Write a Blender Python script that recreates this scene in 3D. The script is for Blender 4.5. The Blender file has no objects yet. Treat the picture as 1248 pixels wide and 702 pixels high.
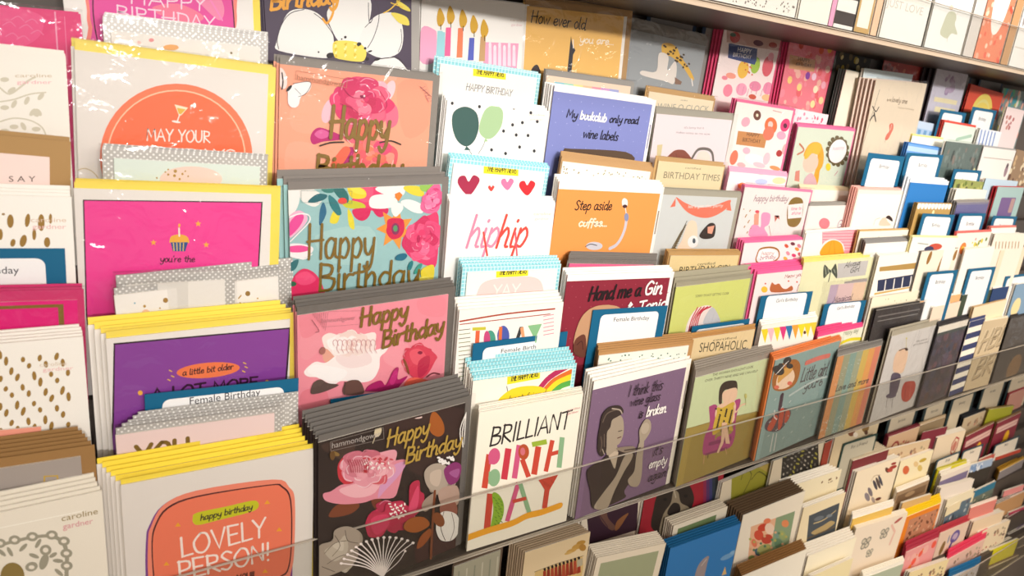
import bpy, bmesh, math, random
from mathutils import Vector, Matrix
random.seed(7)
scene = bpy.context.scene
COL = scene.collection

# ------------------------------------------------------------------ camera
# rack axes: X runs along the rack, Y into it, Z up.  The camera stands at (0, 0, EYE).
EYE = 1.55
FPX, CX, CY = 851.0, 624.0, 351.0
def _basis():
    x = Vector((1925 - CX, -(235 - CY), -FPX)).normalized()
    z = -Vector((330 - CX, -(3301 - CY), -FPX)).normalized()
    z = (z - x * z.dot(x)).normalized()
    y = z.cross(x)
    return x, y, z
BX, BY, BZ = _basis()
cam_d = bpy.data.cameras.new('camera'); cam = bpy.data.objects.new('camera', cam_d); COL.objects.link(cam)
cam_d.sensor_fit = 'HORIZONTAL'; cam_d.sensor_width = 36.0; cam_d.lens = FPX / 1248.0 * 36.0
cam_d.clip_start = 0.02
R3 = Matrix((BX, BY, BZ))
cam.matrix_world = Matrix.Translation((0, 0, EYE)) @ R3.to_4x4()
cam_d.dof.use_dof = True; cam_d.dof.focus_distance = 0.80; cam_d.dof.aperture_fstop = 9.0
scene.camera = cam
EYEV = Vector((0, 0, EYE))
def ray(px, py):
    return R3 @ Vector(((px - CX) / FPX, -(py - CY) / FPX, -1.0))

# ------------------------------------------------------------------ world, lights, exposure
vs = scene.view_settings
vs.view_transform = 'Standard'; vs.look = 'None'; vs.gamma = 1.0; vs.exposure = -0.18; vs.use_curve_mapping = False
w = bpy.data.worlds.new('shop_ambient'); scene.world = w; w.use_nodes = True
w.node_tree.nodes['Background'].inputs[0].default_value = (1.0, 0.93, 0.86, 1)
w.node_tree.nodes['Background'].inputs[1].default_value = 0.56
def lamp(name, loc, target, size, power, color, sy=None):
    d = bpy.data.lights.new(name, 'AREA'); d.energy = power; d.color = color
    d.shape = 'RECTANGLE'; d.size = size; d.size_y = sy or size
    o = bpy.data.objects.new(name, d); COL.objects.link(o); o.location = loc
    o.rotation_euler = (Vector(target) - Vector(loc)).to_track_quat('-Z', 'Y').to_euler()
    return o
lamp('ceiling_panel_light', (0.4, -2.4, 2.9), (0.4, 0.6, 1.5), 1.2, 36, (1.0, 0.94, 0.86))
lamp('ceiling_panel_light', (2.2, -2.0, 2.9), (2.0, 0.6, 1.4), 1.2, 50, (1.0, 0.93, 0.85))
def track_spot(loc, target, power, color, deg, blend, rad=0.08):
    d = bpy.data.lights.new('track_spot_light', 'SPOT'); d.energy = power; d.color = color; d.spot_size = math.radians(deg); d.spot_blend = blend; d.shadow_soft_size = rad
    o = bpy.data.objects.new('track_spot_light', d); COL.objects.link(o); o.location = loc
    o.rotation_euler = (Vector(target) - Vector(loc)).to_track_quat('-Z', 'Y').to_euler()
track_spot((-0.1, -3.9, 2.50), (0.10, 0.60, 1.74), 400, (1.0, 0.95, 0.91), 23, 1.0, 0.12)
track_spot((0.8, -3.9, 2.50), (0.75, 0.60, 1.74), 430, (1.0, 0.95, 0.90), 23, 1.0, 0.12)
track_spot((1.7, -3.9, 2.50), (1.50, 0.60, 1.72), 500, (1.0, 0.95, 0.90), 23, 1.0, 0.12)
track_spot((0.9, -0.7, 2.85), (0.8, 0.60, 1.5), 40, (1.0, 0.96, 0.92), 60, 1.0, 0.08)
track_spot((2.2, -0.9, 2.80), (1.60, 0.45, 0.60), 170, (1.0, 0.84, 0.64), 30, 0.8, 0.08)

# ------------------------------------------------------------------ materials
def lin(h):
    h = h.lstrip('#'); o = []
    for i in (0, 2, 4):
        c = int(h[i:i+2], 16) / 255.0
        o.append(c / 12.92 if c <= 0.04045 else ((c + 0.055) / 1.055) ** 2.4)
    return (*o, 1.0)
def newmat(name):
    m = bpy.data.materials.new(name); m.use_nodes = True
    nt = m.node_tree; b = nt.nodes['Principled BSDF']
    return m, nt, b
def N(nt, t, **kw):
    n = nt.nodes.new(t)
    for k, v in kw.items():
        if k in n.inputs: n.inputs[k].default_value = v
        else: setattr(n, k, v)
    return n
def grain(nt, b, src, amt=0.05, scale=900.0, bump=0.02):
    tc = N(nt, 'ShaderNodeTexCoord'); no = N(nt, 'ShaderNodeTexNoise', Scale=scale); no.inputs['Detail'].default_value = 2
    nt.links.new(tc.outputs['Object'], no.inputs['Vector'])
    mp = N(nt, 'ShaderNodeMapRange'); mp.inputs['To Min'].default_value = 1 - amt; mp.inputs['To Max'].default_value = 1 + amt * 0.4
    nt.links.new(no.outputs['Fac'], mp.inputs['Value'])
    mx = N(nt, 'ShaderNodeMix', data_type='RGBA', blend_type='MULTIPLY'); mx.inputs[0].default_value = 1.0
    nt.links.new(src, mx.inputs[6]); nt.links.new(mp.outputs[0], mx.inputs[7])
    nt.links.new(mx.outputs[2], b.inputs['Base Color'])
    if bump:
        bm_ = N(nt, 'ShaderNodeBump', Strength=bump, Distance=0.001)
        nt.links.new(no.outputs['Fac'], bm_.inputs['Height']); nt.links.new(bm_.outputs[0], b.inputs['Normal'])
M = {}
m, nt, b = newmat('printed_card'); at = N(nt, 'ShaderNodeAttribute', attribute_name='Col')
grain(nt, b, at.outputs['Color'], 0.04); b.inputs['Roughness'].default_value = 0.5; b.inputs['Specular IOR Level'].default_value = 0.3
M['print'] = m
m, nt, b = newmat('gold_foil'); at = N(nt, 'ShaderNodeAttribute', attribute_name='Col')
grain(nt, b, at.outputs['Color'], 0.12, 300, 0.1); b.inputs['Roughness'].default_value = 0.42; b.inputs['Metallic'].default_value = 0.2
M['foil'] = m
def solid(name, h, rough=0.5, metal=0.0, scale=400, amt=0.06):
    m, nt, b = newmat(name); rgb = N(nt, 'ShaderNodeRGB'); rgb.outputs[0].default_value = lin(h)
    grain(nt, b, rgb.outputs[0], amt, scale); b.inputs['Roughness'].default_value = rough; b.inputs['Metallic'].default_value = metal
    return m
def pattern(name, ground, mark, cell, kind, rough=0.35, metal=0.0):
    m, nt, b = newmat(name); tc = N(nt, 'ShaderNodeTexCoord'); sx = N(nt, 'ShaderNodeSeparateXYZ')
    nt.links.new(tc.outputs['Object'], sx.inputs[0])
    def ma(op, a, b_=None):
        n = N(nt, 'ShaderNodeMath', operation=op)
        for i, v in enumerate((a, b_)):
            if v is None: continue
            if isinstance(v, (int, float)): n.inputs[i].default_value = v
            else: nt.links.new(v, n.inputs[i])
        return n.outputs[0]
    X, Y, Z = sx.outputs[0], sx.outputs[1], sx.outputs[2]
    if kind == 'dots':
        u = ma('MULTIPLY', ma('ADD', X, Z), 1 / cell); v = ma('MULTIPLY', ma('SUBTRACT', X, Z), 1 / cell)
        du = ma('SUBTRACT', ma('FRACT', u), 0.5); dv = ma('SUBTRACT', ma('FRACT', v), 0.5)
        d = ma('ADD', ma('MULTIPLY', du, du), ma('MULTIPLY', dv, dv)); fac = ma('LESS_THAN', d, 0.065)
    elif kind == 'grid':
        a = ma('LESS_THAN', ma('FRACT', ma('MULTIPLY', X, 1 / cell)), 0.22)
        c = ma('LESS_THAN', ma('FRACT', ma('MULTIPLY', Z, 1 / cell)), 0.22); fac = ma('MAXIMUM', a, c)
    else:
        fac = ma('LESS_THAN', ma('FRACT', ma('MULTIPLY', ma('ADD', ma('ADD', X, Y), Z), 1 / cell)), 0.5)
    mx = N(nt, 'ShaderNodeMix', data_type='RGBA'); mx.inputs[6].default_value = lin(ground); mx.inputs[7].default_value = lin(mark)
    nt.links.new(fac, mx.inputs[0]); nt.links.new(mx.outputs[2], b.inputs['Base Color'])
    b.inputs['Roughness'].default_value = rough; b.inputs['Metallic'].default_value = metal
    return m
M['silverdots'] = pattern('silver_paper_with_white_dots', 'BDB9B4', 'F6F4F0', 0.0046, 'dots', 0.35, 0.15)
M['aquagrid'] = pattern('aqua_squared_paper', '8CD3DC', 'D5F1F1', 0.0042, 'grid', 0.5)
M['zebra'] = pattern('black_white_striped_paper', 'F3EEE4', '2A2626', 0.007, 'diag', 0.5)
def clear(name, tint, fmin, rough, bumpscale=None, bstr=0.5):
    m = bpy.data.materials.new(name); m.use_nodes = True; nt = m.node_tree; nt.nodes.clear()
    out = N(nt, 'ShaderNodeOutputMaterial'); tr = N(nt, 'ShaderNodeBsdfTransparent'); tr.inputs[0].default_value = tint
    gl = N(nt, 'ShaderNodeBsdfGlossy', Roughness=rough); mx = N(nt, 'ShaderNodeMixShader')
    lw = N(nt, 'ShaderNodeLayerWeight', Blend=0.5); pw = N(nt, 'ShaderNodeMath', operation='POWER'); pw.inputs[1].default_value = 4.0
    ad = N(nt, 'ShaderNodeMath', operation='MULTIPLY_ADD', use_clamp=True); ad.inputs[1].default_value = 0.5; ad.inputs[2].default_value = fmin
    nt.links.new(lw.outputs['Facing'], pw.inputs[0]); nt.links.new(pw.outputs[0], ad.inputs[0]); nt.links.new(ad.outputs[0], mx.inputs[0])
    nt.links.new(tr.outputs[0], mx.inputs[1]); nt.links.new(gl.outputs[0], mx.inputs[2]); nt.links.new(mx.outputs[0], out.inputs[0])
    if bumpscale:
        tc = N(nt, 'ShaderNodeTexCoord'); no = N(nt, 'ShaderNodeTexNoise', Scale=bumpscale); no.inputs['Detail'].default_value = 3; no.inputs['Distortion'].default_value = 1.0
        bp = N(nt, 'ShaderNodeBump', Strength=bstr, Distance=0.004)
        nt.links.new(tc.outputs['Object'], no.inputs['Vector']); nt.links.new(no.outputs['Fac'], bp.inputs['Height'])
        nt.links.new(bp.outputs[0], gl.inputs['Normal']); nt.links.new(bp.outputs[0], lw.inputs['Normal'])
    return m
M['film'] = clear('cellophane_film', (0.97, 0.97, 0.97, 1), 0.06, 0.09, 34, 0.8)
M['acrylic'] = clear('clear_acrylic', (0.94, 0.94, 0.93, 1), 0.02, 0.04)
M['acrylic_edge'] = solid('acrylic_edge', 'B9AEA0', 0.15)
M['tray'] = solid('dark_tray_plastic', '4A4039', 0.45)
M['board'] = solid('dark_backing_board', '5A5049', 0.6)
M['shelf'] = solid('painted_steel_shelf', 'C9B49C', 0.4)
M['wire'] = solid('grey_wire', '8F8A84', 0.3, 0.6)
M['wall'] = solid('painted_wall', 'D8CDBE', 0.8, 0, 60)
M['floor'] = solid('shop_floor_vinyl', 'B8A58C', 0.4, 0, 20, 0.15)
M['ceiling'] = solid('ceiling_paint', 'EEE9E0', 0.9, 0, 40)

# ------------------------------------------------------------------ mesh helpers
def mesh_obj(name, verts, faces, mats, parent=None, cols=None, midx=None, smooth=False):
    me = bpy.data.meshes.new(name); me.from_pydata(verts, [], faces)
    for mm in mats: me.materials.append(mm)
    if cols is not None:
        a = me.color_attributes.new('Col', 'FLOAT_COLOR', 'CORNER')
        buf = []
        for p_, c in zip(me.polygons, cols): buf += list(c) * p_.loop_total
        a.data.foreach_set('color', buf)
    if midx is not None: me.polygons.foreach_set('material_index', midx)
    o = bpy.data.objects.new(name, me); COL.objects.link(o)
    if parent is not None: o.parent = parent
    return o
def boxvf(x0, y0, z0, x1, y1, z1):
    v = [(x0,y0,z0),(x1,y0,z0),(x1,y1,z0),(x0,y1,z0),(x0,y0,z1),(x1,y0,z1),(x1,y1,z1),(x0,y1,z1)]
    f = [(0,1,5,4),(1,2,6,5),(2,3,7,6),(3,0,4,7),(4,5,6,7),(3,2,1,0)]
    return v, f
def box(name, x0, y0, z0, x1, y1, z1, mat, parent=None):
    v, f = boxvf(x0, y0, z0, x1, y1, z1)
    return mesh_obj(name, v, f, [mat], parent)
def prism_z(prof, z0, z1):            # profile in x,y extruded along z
    n = len(prof)
    v = [(x, y, z0) for x, y in prof] + [(x, y, z1) for x, y in prof]
    f = [(i, (i + 1) % n, (i + 1) % n + n, i + n) for i in range(n)] + [tuple(range(n - 1, -1, -1)), tuple(range(n, 2 * n))]
    return v, f

# ------------------------------------------------------------------ rack geometry (tiers count 0 at the back to 8 at the front)
STEP_Z, STEP_Y, Y8, Z8, UNIT = 0.0525, 0.018, 0.5493, EYE - 0.4915, 0.5975
def tier_y(T): return Y8 + (8 - T) * STEP_Y
def tier_z(T, unit=0): return Z8 + (8 - T) * STEP_Z + unit * UNIT
def hit_y(px, py, y):
    r = ray(px, py); return EYEV + r * (y / r.y)

# ------------------------------------------------------------------ handwriting strokes
G = {
 'a':(.62,[[(.48,.52),(.28,.6),(.06,.4),(.1,.06),(.33,.05),(.48,.4)],[(.5,.58),(.48,.12),(.62,.02)]]),
 'b':(.6,[[(.1,1),(.08,0)],[(.08,.4),(.33,.6),(.52,.35),(.36,.02),(.08,.06)]]),
 'c':(.55,[[(.48,.48),(.28,.6),(.06,.32),(.24,0),(.5,.12)]]),
 'd':(.62,[[(.5,.5),(.25,.58),(.05,.3),(.2,.02),(.48,.2)],[(.54,1),(.5,.05),(.62,.02)]]),
 'e':(.55,[[(.08,.28),(.44,.36),(.36,.58),(.14,.5),(.06,.2),(.25,0),(.5,.12)]]),
 'f':(.42,[[(.46,.92),(.28,.95),(.2,.5),(.16,-.2)],[(.02,.52),(.4,.56)]]),
 'g':(.6,[[(.5,.5),(.25,.58),(.05,.3),(.25,.05),(.48,.3)],[(.52,.58),(.5,-.15),(.28,-.38),(.06,-.22)]]),
 'h':(.6,[[(.12,1),(.06,0)],[(.08,.32),(.32,.6),(.46,.42),(.44,.06),(.56,.02)]]),
 'i':(.26,[[(.12,.58),(.1,.06),(.22,.02)],[(.13,.8),(.15,.84)]]),
 'k':(.55,[[(.1,1),(.06,0)],[(.44,.58),(.1,.28),(.48,0)]]),
 'l':(.28,[[(.12,1),(.08,.1),(.24,.02)]]),
 'm':(.9,[[(.08,.58),(.06,0)],[(.08,.35),(.28,.6),(.42,.45),(.4,0)],[(.42,.38),(.62,.6),(.78,.45),(.76,.04),(.86,.02)]]),
 'n':(.6,[[(.08,.58),(.06,0)],[(.08,.35),(.32,.6),(.46,.42),(.44,.04),(.56,.02)]]),
 'o':(.56,[[(.28,.6),(.06,.35),(.2,.0),(.46,.12),(.48,.45),(.28,.6)]]),
 'p':(.6,[[(.12,.58),(.04,-.4)],[(.1,.4),(.35,.6),(.52,.35),(.35,.02),(.09,.08)]]),
 'r':(.45,[[(.08,.58),(.07,0)],[(.08,.32),(.24,.55),(.42,.54)]]),
 's':(.48,[[(.42,.52),(.22,.6),(.1,.44),(.38,.2),(.26,0),(.04,.08)]]),
 't':(.42,[[(.22,.92),(.18,.1),(.36,.02)],[(.02,.6),(.4,.64)]]),
 'u':(.6,[[(.08,.58),(.08,.1),(.28,0),(.46,.2)],[(.48,.58),(.46,.05),(.58,.02)]]),
 'v':(.5,[[(.04,.58),(.22,0),(.46,.6)]]),
 'w':(.8,[[(.04,.58),(.2,.02),(.38,.5),(.56,.02),(.76,.6)]]),
 'y':(.58,[[(.08,.58),(.12,.2),(.3,.1),(.48,.35)],[(.54,.6),(.44,-.15),(.22,-.4),(.06,-.25)]]),
 'A':(.75,[[(.02,0),(.34,1),(.68,0)],[(.14,.35),(.56,.35)]]),
 'B':(.68,[[(.1,1),(.06,0)],[(.08,.97),(.5,.9),(.46,.6),(.1,.52),(.6,.42),(.5,.06),(.04,.02)]]),
 'D':(.72,[[(.1,1),(.08,0)],[(.04,.98),(.5,.9),(.64,.5),(.45,.06),(.04,.02)]]),
 'E':(.6,[[(.52,.98),(.08,1),(.08,0),(.55,.02)],[(.08,.52),(.45,.52)]]),
 'F':(.6,[[(.52,.98),(.08,1),(.08,0)],[(.08,.52),(.42,.52)]]),
 'G':(.72,[[(.6,.85),(.35,1),(.06,.6),(.2,.05),(.58,.12),(.6,.45),(.36,.45)]]),
 'H':(.78,[[(.1,1),(.06,0)],[(.64,1),(.6,0)],[(0,.5),(.7,.55)]]),
 'I':(.28,[[(.14,1),(.12,0)]]),
 'L':(.55,[[(.1,1),(.08,.02),(.5,.04)]]),
 'M':(.85,[[(.06,0),(.12,1),(.4,.3),(.68,1),(.76,0)]]),
 'N':(.72,[[(.06,0),(.1,1),(.58,.04),(.62,1)]]),
 'O':(.78,[[(.36,1),(.05,.6),(.14,.1),(.45,0),(.7,.4),(.6,.9),(.36,1)]]),
 'P':(.62,[[(.1,1),(.08,0)],[(.06,.97),(.5,.9),(.5,.55),(.1,.45)]]),
 'R':(.66,[[(.1,1),(.08,0)],[(.06,.97),(.5,.9),(.48,.58),(.1,.48),(.6,0)]]),
 'S':(.6,[[(.52,.88),(.28,1),(.08,.75),(.5,.3),(.3,0),(.04,.1)]]),
 'T':(.7,[[(.35,1),(.34,0)],[(.02,.96),(.66,1)]]),
 'U':(.72,[[(.08,1),(.08,.25),(.32,0),(.58,.25),(.6,1)]]),
 'V':(.68,[[(.04,1),(.32,0),(.62,1)]]),
 'W':(.95,[[(.04,1),(.24,0),(.46,.8),(.68,0),(.9,1)]]),
 'Y':(.66,[[(.04,1),(.32,.5)],[(.62,1),(.3,.45),(.28,0)]]),
 '!':(.25,[[(.14,1),(.1,.3)],[(.1,.04),(.11,0)]]), "'":(.2,[[(.12,1),(.08,.8)]]), '.':(.22,[[(.08,.03),(.1,0)]]),
 '6':(.6,[[(.5,.95),(.15,.6),(.08,.2),(.3,0),(.5,.2),(.35,.45),(.1,.3)]]), '0':(.6,[[(.3,1),(.06,.5),(.3,0),(.52,.5),(.3,1)]]),
 '&':(.75,[[(.62,.05),(.2,.75),(.3,1),(.45,.8),(.1,.35),(.2,0),(.5,.12),(.66,.45)]]), ' ':(.4,[]), '?':(.5,[[(.05,.8),(.25,1),(.44,.75),(.22,.5),(.22,.3)],[(.22,.04),(.23,0)]]), ',':(.2,[[(.1,.06),(.04,-.12)]]),
}
CURVY = set('abcdefghijklmnoprsuyBDGOPRSU60?')
def smooth_pts(pts, k=4):
    if len(pts) < 3: return list(pts)
    P = [pts[0]] + list(pts) + [pts[-1]]; out = []
    for i in range(1, len(P) - 2):
        p0, p1, p2, p3 = P[i-1], P[i], P[i+1], P[i+2]
        for j in range(k):
            t = j / k
            out.append(tuple(0.5 * (2*p1[c] + (p2[c]-p0[c])*t + (2*p0[c]-5*p1[c]+4*p2[c]-p3[c])*t*t + (-p0[c]+3*p1[c]-3*p2[c]+p3[c])*t**3) for c in (0, 1)))
    out.append(tuple(pts[-1])); return out
FONTC = {}
def font_polys(s):
    if s in FONTC: return FONTC[s]
    c = bpy.data.curves.new('lettering', 'FONT'); c.body = s; c.size = 1.0; c.resolution_u = 3
    o = bpy.data.objects.new('lettering', c); COL.objects.link(o)
    me = bpy.data.meshes.new_from_object(o)
    vs_ = [(v.co.x, v.co.y) for v in me.vertices]; fs = [tuple(p.vertices) for p in me.polygons]
    bpy.data.objects.remove(o); bpy.data.meshes.remove(me); bpy.data.curves.remove(c)
    x0 = min(v[0] for v in vs_); x1 = max(v[0] for v in vs_)
    r = ([((x - x0) / (x1 - x0), y / 0.69) for x, y in vs_], fs, (x1 - x0) / 0.69)
    FONTC[s] = r; return r

# ------------------------------------------------------------------ flat print on a card
LAYER = 1e-5
class Print:
    def __init__(s, frame, w, h, root):     # frame: world matrix of card-local axes (x right, y into, z up; origin bottom-left of the cover)
        s.inv = frame.inverted(); s.w, s.h, s.root = w, h, root
        s.V, s.F, s.C, s.MI = [], [], [], []; s.k = 1; s.ox = s.oy = 0; s.s = 1.0
        s.eye = s.inv @ EYEV
    def Z(s, ox, oy, sc): s.ox, s.oy, s.s = ox, oy, sc; return s
    def q(s, x, y):                          # picture point -> the point of the card it shows
        d = s.inv.to_3x3() @ ray(s.ox + x / s.s, s.oy + y / s.s)
        t = -s.eye.y / d.y
        return (s.eye.x + d.x * t, s.eye.z + d.z * t)
    def add(s, polys, col, sub=None):                  # polys in card-local (x, z); clipped to the cover
        mi = 0
        if col in ('G', 'g'): mi = 1; c = lin('8A6A22' if col == 'G' else 'C9A548')
        else: c = lin(col)
        y = -LAYER * s.k; s.k += 1
        for pi, P in enumerate(polys):
            for ax, lim, sg in ((0, 0.0, 1), (0, s.w, -1), (1, 0.0, 1), (1, s.h, -1)):
                out = []; n = len(P)
                for i in range(n):
                    a, b_ = P[i], P[(i + 1) % n]
                    ia = (a[ax] - lim) * sg >= 0; ib = (b_[ax] - lim) * sg >= 0
                    if ia: out.append(a)
                    if ia != ib:
                        t = (lim - a[ax]) / (b_[ax] - a[ax]); out.append((a[0] + (b_[0]-a[0])*t, a[1] + (b_[1]-a[1])*t))
                P = out
                if len(P) < 3: break
            if len(P) < 3: continue
            i0 = len(s.V); s.V += [(x, y - ((sub[pi] if sub else 0) % 11) * 8e-7, z) for x, z in P]
            ar = sum(P[i][0] * P[(i+1) % len(P)][1] - P[(i+1) % len(P)][0] * P[i][1] for i in range(len(P)))
            idx = list(range(i0, i0 + len(P)))
            if ar < 0: idx.reverse()
            s.F.append(tuple(idx)); s.C.append(c); s.MI.append(mi)
        return s
    def poly(s, pts, col, sm=False):
        if sm:
            pts = list(pts); n = len(pts); P = pts + pts[:3]; o = []
            for i in range(n):
                p0, p1, p2, p3 = P[i], P[i+1], P[i+2], P[(i+3) % len(P)] if i + 3 < len(P) else P[3]
                for j in range(4):
                    t = j / 4
                    o.append(tuple(0.5 * (2*p1[c] + (p2[c]-p0[c])*t + (2*p0[c]-5*p1[c]+4*p2[c]-p3[c])*t*t + (-p0[c]+3*p1[c]-3*p2[c]+p3[c])*t**3) for c in (0, 1)))
            pts = o
        return s.add([[s.q(*p) for p in pts]], col)
    def ell(s, cx, cy, rx, ry, col, rot=0, n=24):
        a = math.radians(rot); ca, sa = math.cos(a), math.sin(a)
        return s.add([[s.q(cx + rx*math.cos(t)*ca - ry*math.sin(t)*sa, cy + rx*math.cos(t)*sa + ry*math.sin(t)*ca) for t in [2*math.pi*i/n for i in range(n)]]], col)
    def ribbon(s, P, w):                     # one mitred strip with round ends; local points, width in metres
        Q = [P[0]]
        for p in P[1:]:
            if math.hypot(p[0]-Q[-1][0], p[1]-Q[-1][1]) > w * 0.12: Q.append(p)
        if len(Q) < 2: Q.append((Q[0][0] + w * 0.2, Q[0][1]))
        hw = w / 2; n = len(Q); nn = []
        for i in range(n - 1):
            dx, dz = Q[i+1][0]-Q[i][0], Q[i+1][1]-Q[i][1]; L = math.hypot(dx, dz); nn.append((-dz/L, dx/L))
        Lf, Rt = [], []
        for i in range(n):
            a = nn[max(i-1, 0)]; b_ = nn[min(i, n-2)]; mx_, mz_ = a[0]+b_[0], a[1]+b_[1]; L = math.hypot(mx_, mz_)
            if L < 0.5: mx_, mz_, k = b_[0], b_[1], 1.0
            else: mx_, mz_ = mx_/L, mz_/L; k = min(1.6, 2 / L)
            Lf.append((Q[i][0] + mx_*hw*k, Q[i][1] + mz_*hw*k)); Rt.append((Q[i][0] - mx_*hw*k, Q[i][1] - mz_*hw*k))
        out = [[Rt[i], Rt[i+1], Lf[i+1], Lf[i]] for i in range(n - 1)]
        if w > 0.0006:
            for c, nv, sg in ((Q[0], nn[0], 1), (Q[-1], nn[-1], -1)):
                a0 = math.atan2(nv[1], nv[0]); out.append([(c[0] + hw*math.cos(a0 + sg*math.pi*t/5), c[1] + hw*math.sin(a0 + sg*math.pi*t/5)) for t in range(6)])
        return out
    def pxm(s, x, y):                        # metres on the card per frame pixel near x, y
        a, b_ = s.q(x, y), s.q(x, y + 4); return math.hypot(a[0]-b_[0], a[1]-b_[1]) / 4
    def line(s, pts, wd, col, sm=True):
        if sm: pts = smooth_pts(pts)
        k = s.pxm(*pts[0]); return s.add(s.ribbon([s.q(*p) for p in pts], wd * k), col)
    def hand(s, txt, x0, y0, x1, y1, h, wd, col, slant=0.12, x0h=None):
        tot = sum(G[c][0] for c in txt); k = s.pxm(x0, y0); A, B = s.q(x0, y0), s.q(x1, y1)
        ex = (B[0]-A[0], B[1]-A[1]); hh = h * k; polys = []; cur = 0; sub = []; ns = 0
        for c in txt:
            wdt, st = G[c]
            for S in st:
                T_ = smooth_pts(S, 3) if c in CURVY else S
                L = []
                for gx, gy in T_:
                    u = (cur + gx) / tot; L.append((A[0] + ex[0]*u + gy*hh*slant, A[1] + ex[1]*u + gy*hh))
                rb = s.ribbon(L, wd * k); polys += rb; sub += [ns] * len(rb); ns += 1
            cur += wdt
        return s.add(polys, col, sub)
    def type(s, txt, x0, y0, x1, y1, h, col, slant=0.0):
        vs_, fs, _ = font_polys(txt); k = s.pxm(x0, y0); A, B = s.q(x0, y0), s.q(x1, y1); ex = (B[0]-A[0], B[1]-A[1]); hh = h * k
        return s.add([[(A[0] + ex[0]*vs_[i][0] + vs_[i][1]*hh*slant, A[1] + ex[1]*vs_[i][0] + vs_[i][1]*hh) for i in f] for f in fs], col)
    def ltype(s, txt, u, v, h, col, align='c'):   # local metres from the top-left corner
        vs_, fs, asp = font_polys(txt); W = asp * h; x = u - (W/2 if align == 'c' else 0); z = s.h - v
        return s.add([[(x + vs_[i][0]*W, z + vs_[i][1]*h) for i in f] for f in fs], col)
    def lrect(s, u0, v0, u1, v1, col, r=0.0):
        z0, z1 = s.h - v1, s.h - v0
        if r <= 0: P = [(u0, z0), (u1, z0), (u1, z1), (u0, z1)]
        else:
            P = []
            for cx_, cz_, a0 in ((u1-r, z0+r, -90), (u1-r, z1-r, 0), (u0+r, z1-r, 90), (u0+r, z0+r, 180)):
                for j in range(5):
                    a = math.radians(a0 + j * 22.5); P.append((cx_ + r*math.cos(a), cz_ + r*math.sin(a)))
        return s.add([P], col)
    def lell(s, u, v, ru, rv, col, n=14, rot=0):
        a = math.radians(rot); ca, sa = math.cos(a), math.sin(a)
        return s.add([[(u + ru*math.cos(t)*ca - rv*math.sin(t)*sa, s.h - v + ru*math.cos(t)*sa + rv*math.sin(t)*ca) for t in [2*math.pi*i/n for i in range(n)]]], col)
    def lline(s, pts, wd, col):
        return s.add(s.ribbon([(u, s.h - v) for u, v in pts], wd), col)
    def speckle(s, n, u0, v0, u1, v1, r0, r1, cols, seed=1, el=1.0):
        rnd = random.Random(seed); by = {}
        for _ in range(n):
            by.setdefault(rnd.choice(cols), []).append((rnd.uniform(u0, u1), rnd.uniform(v0, v1), rnd.uniform(r0, r1), rnd.uniform(-0.5, 0.5)))
        for c, L in by.items():
            s.add([[(u + r*math.cos(t) + r*el*math.sin(t)*a*0.4, s.h - v + r*el*math.sin(t)) for t in [2*math.pi*i/8 for i in range(8)]] for u, v, r, a in L], c, list(range(len(L))))
        return s
    def bloom(s, cx, cy, R, cols, rings=4, k=7, sq=0.8, seed=1, rot=0.0):
        # brush-like rings of petals, outer to inner
        rnd = random.Random(seed)
        def mixc(a, b_, t): return ''.join('%02X' % int(int(a[i:i+2], 16) * (1-t) + int(b_[i:i+2], 16) * t) for i in (0, 2, 4))
        ca, sa = math.cos(rot), math.sin(rot)
        for r in range(rings):
            f = 1 - r / rings; nn = max(3, k - r)
            for i in range(nn):
                a = 2 * math.pi * (i + rnd.random() * 0.5) / nn + r; d = R * f * 0.62
                x, y = d * math.cos(a), d * math.sin(a) * sq; x, y = x * ca - y * sa, x * sa + y * ca
                pr = R * f * rnd.uniform(0.34, 0.5); c = mixc(rnd.choice(cols), rnd.choice(cols), rnd.random())
                pts = []
                for j in range(9):
                    t = 2 * math.pi * j / 9; q_ = pr * rnd.uniform(0.8, 1.15); pts.append((cx + x + q_ * math.cos(t), cy + y + q_ * math.sin(t) * (sq * 0.5 + 0.45)))
                s.poly(pts, c, True)
                a0 = a + rnd.uniform(-.6, .6); s.line([(cx + x + pr*.8*math.cos(a0-.8), cy + y + pr*.7*math.sin(a0-.8)), (cx + x + pr*.85*math.cos(a0), cy + y + pr*.75*math.sin(a0)), (cx + x + pr*.8*math.cos(a0+.8), cy + y + pr*.7*math.sin(a0+.8))], R*.035, mixc(c, rnd.choice(['FFFFFF', cols[0]]), 0.45))
        return s
    def finish(s):
        if s.F: mesh_obj('artwork', s.V, s.F, [M['print'], M['foil']], s.root, s.C, s.MI)

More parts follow.
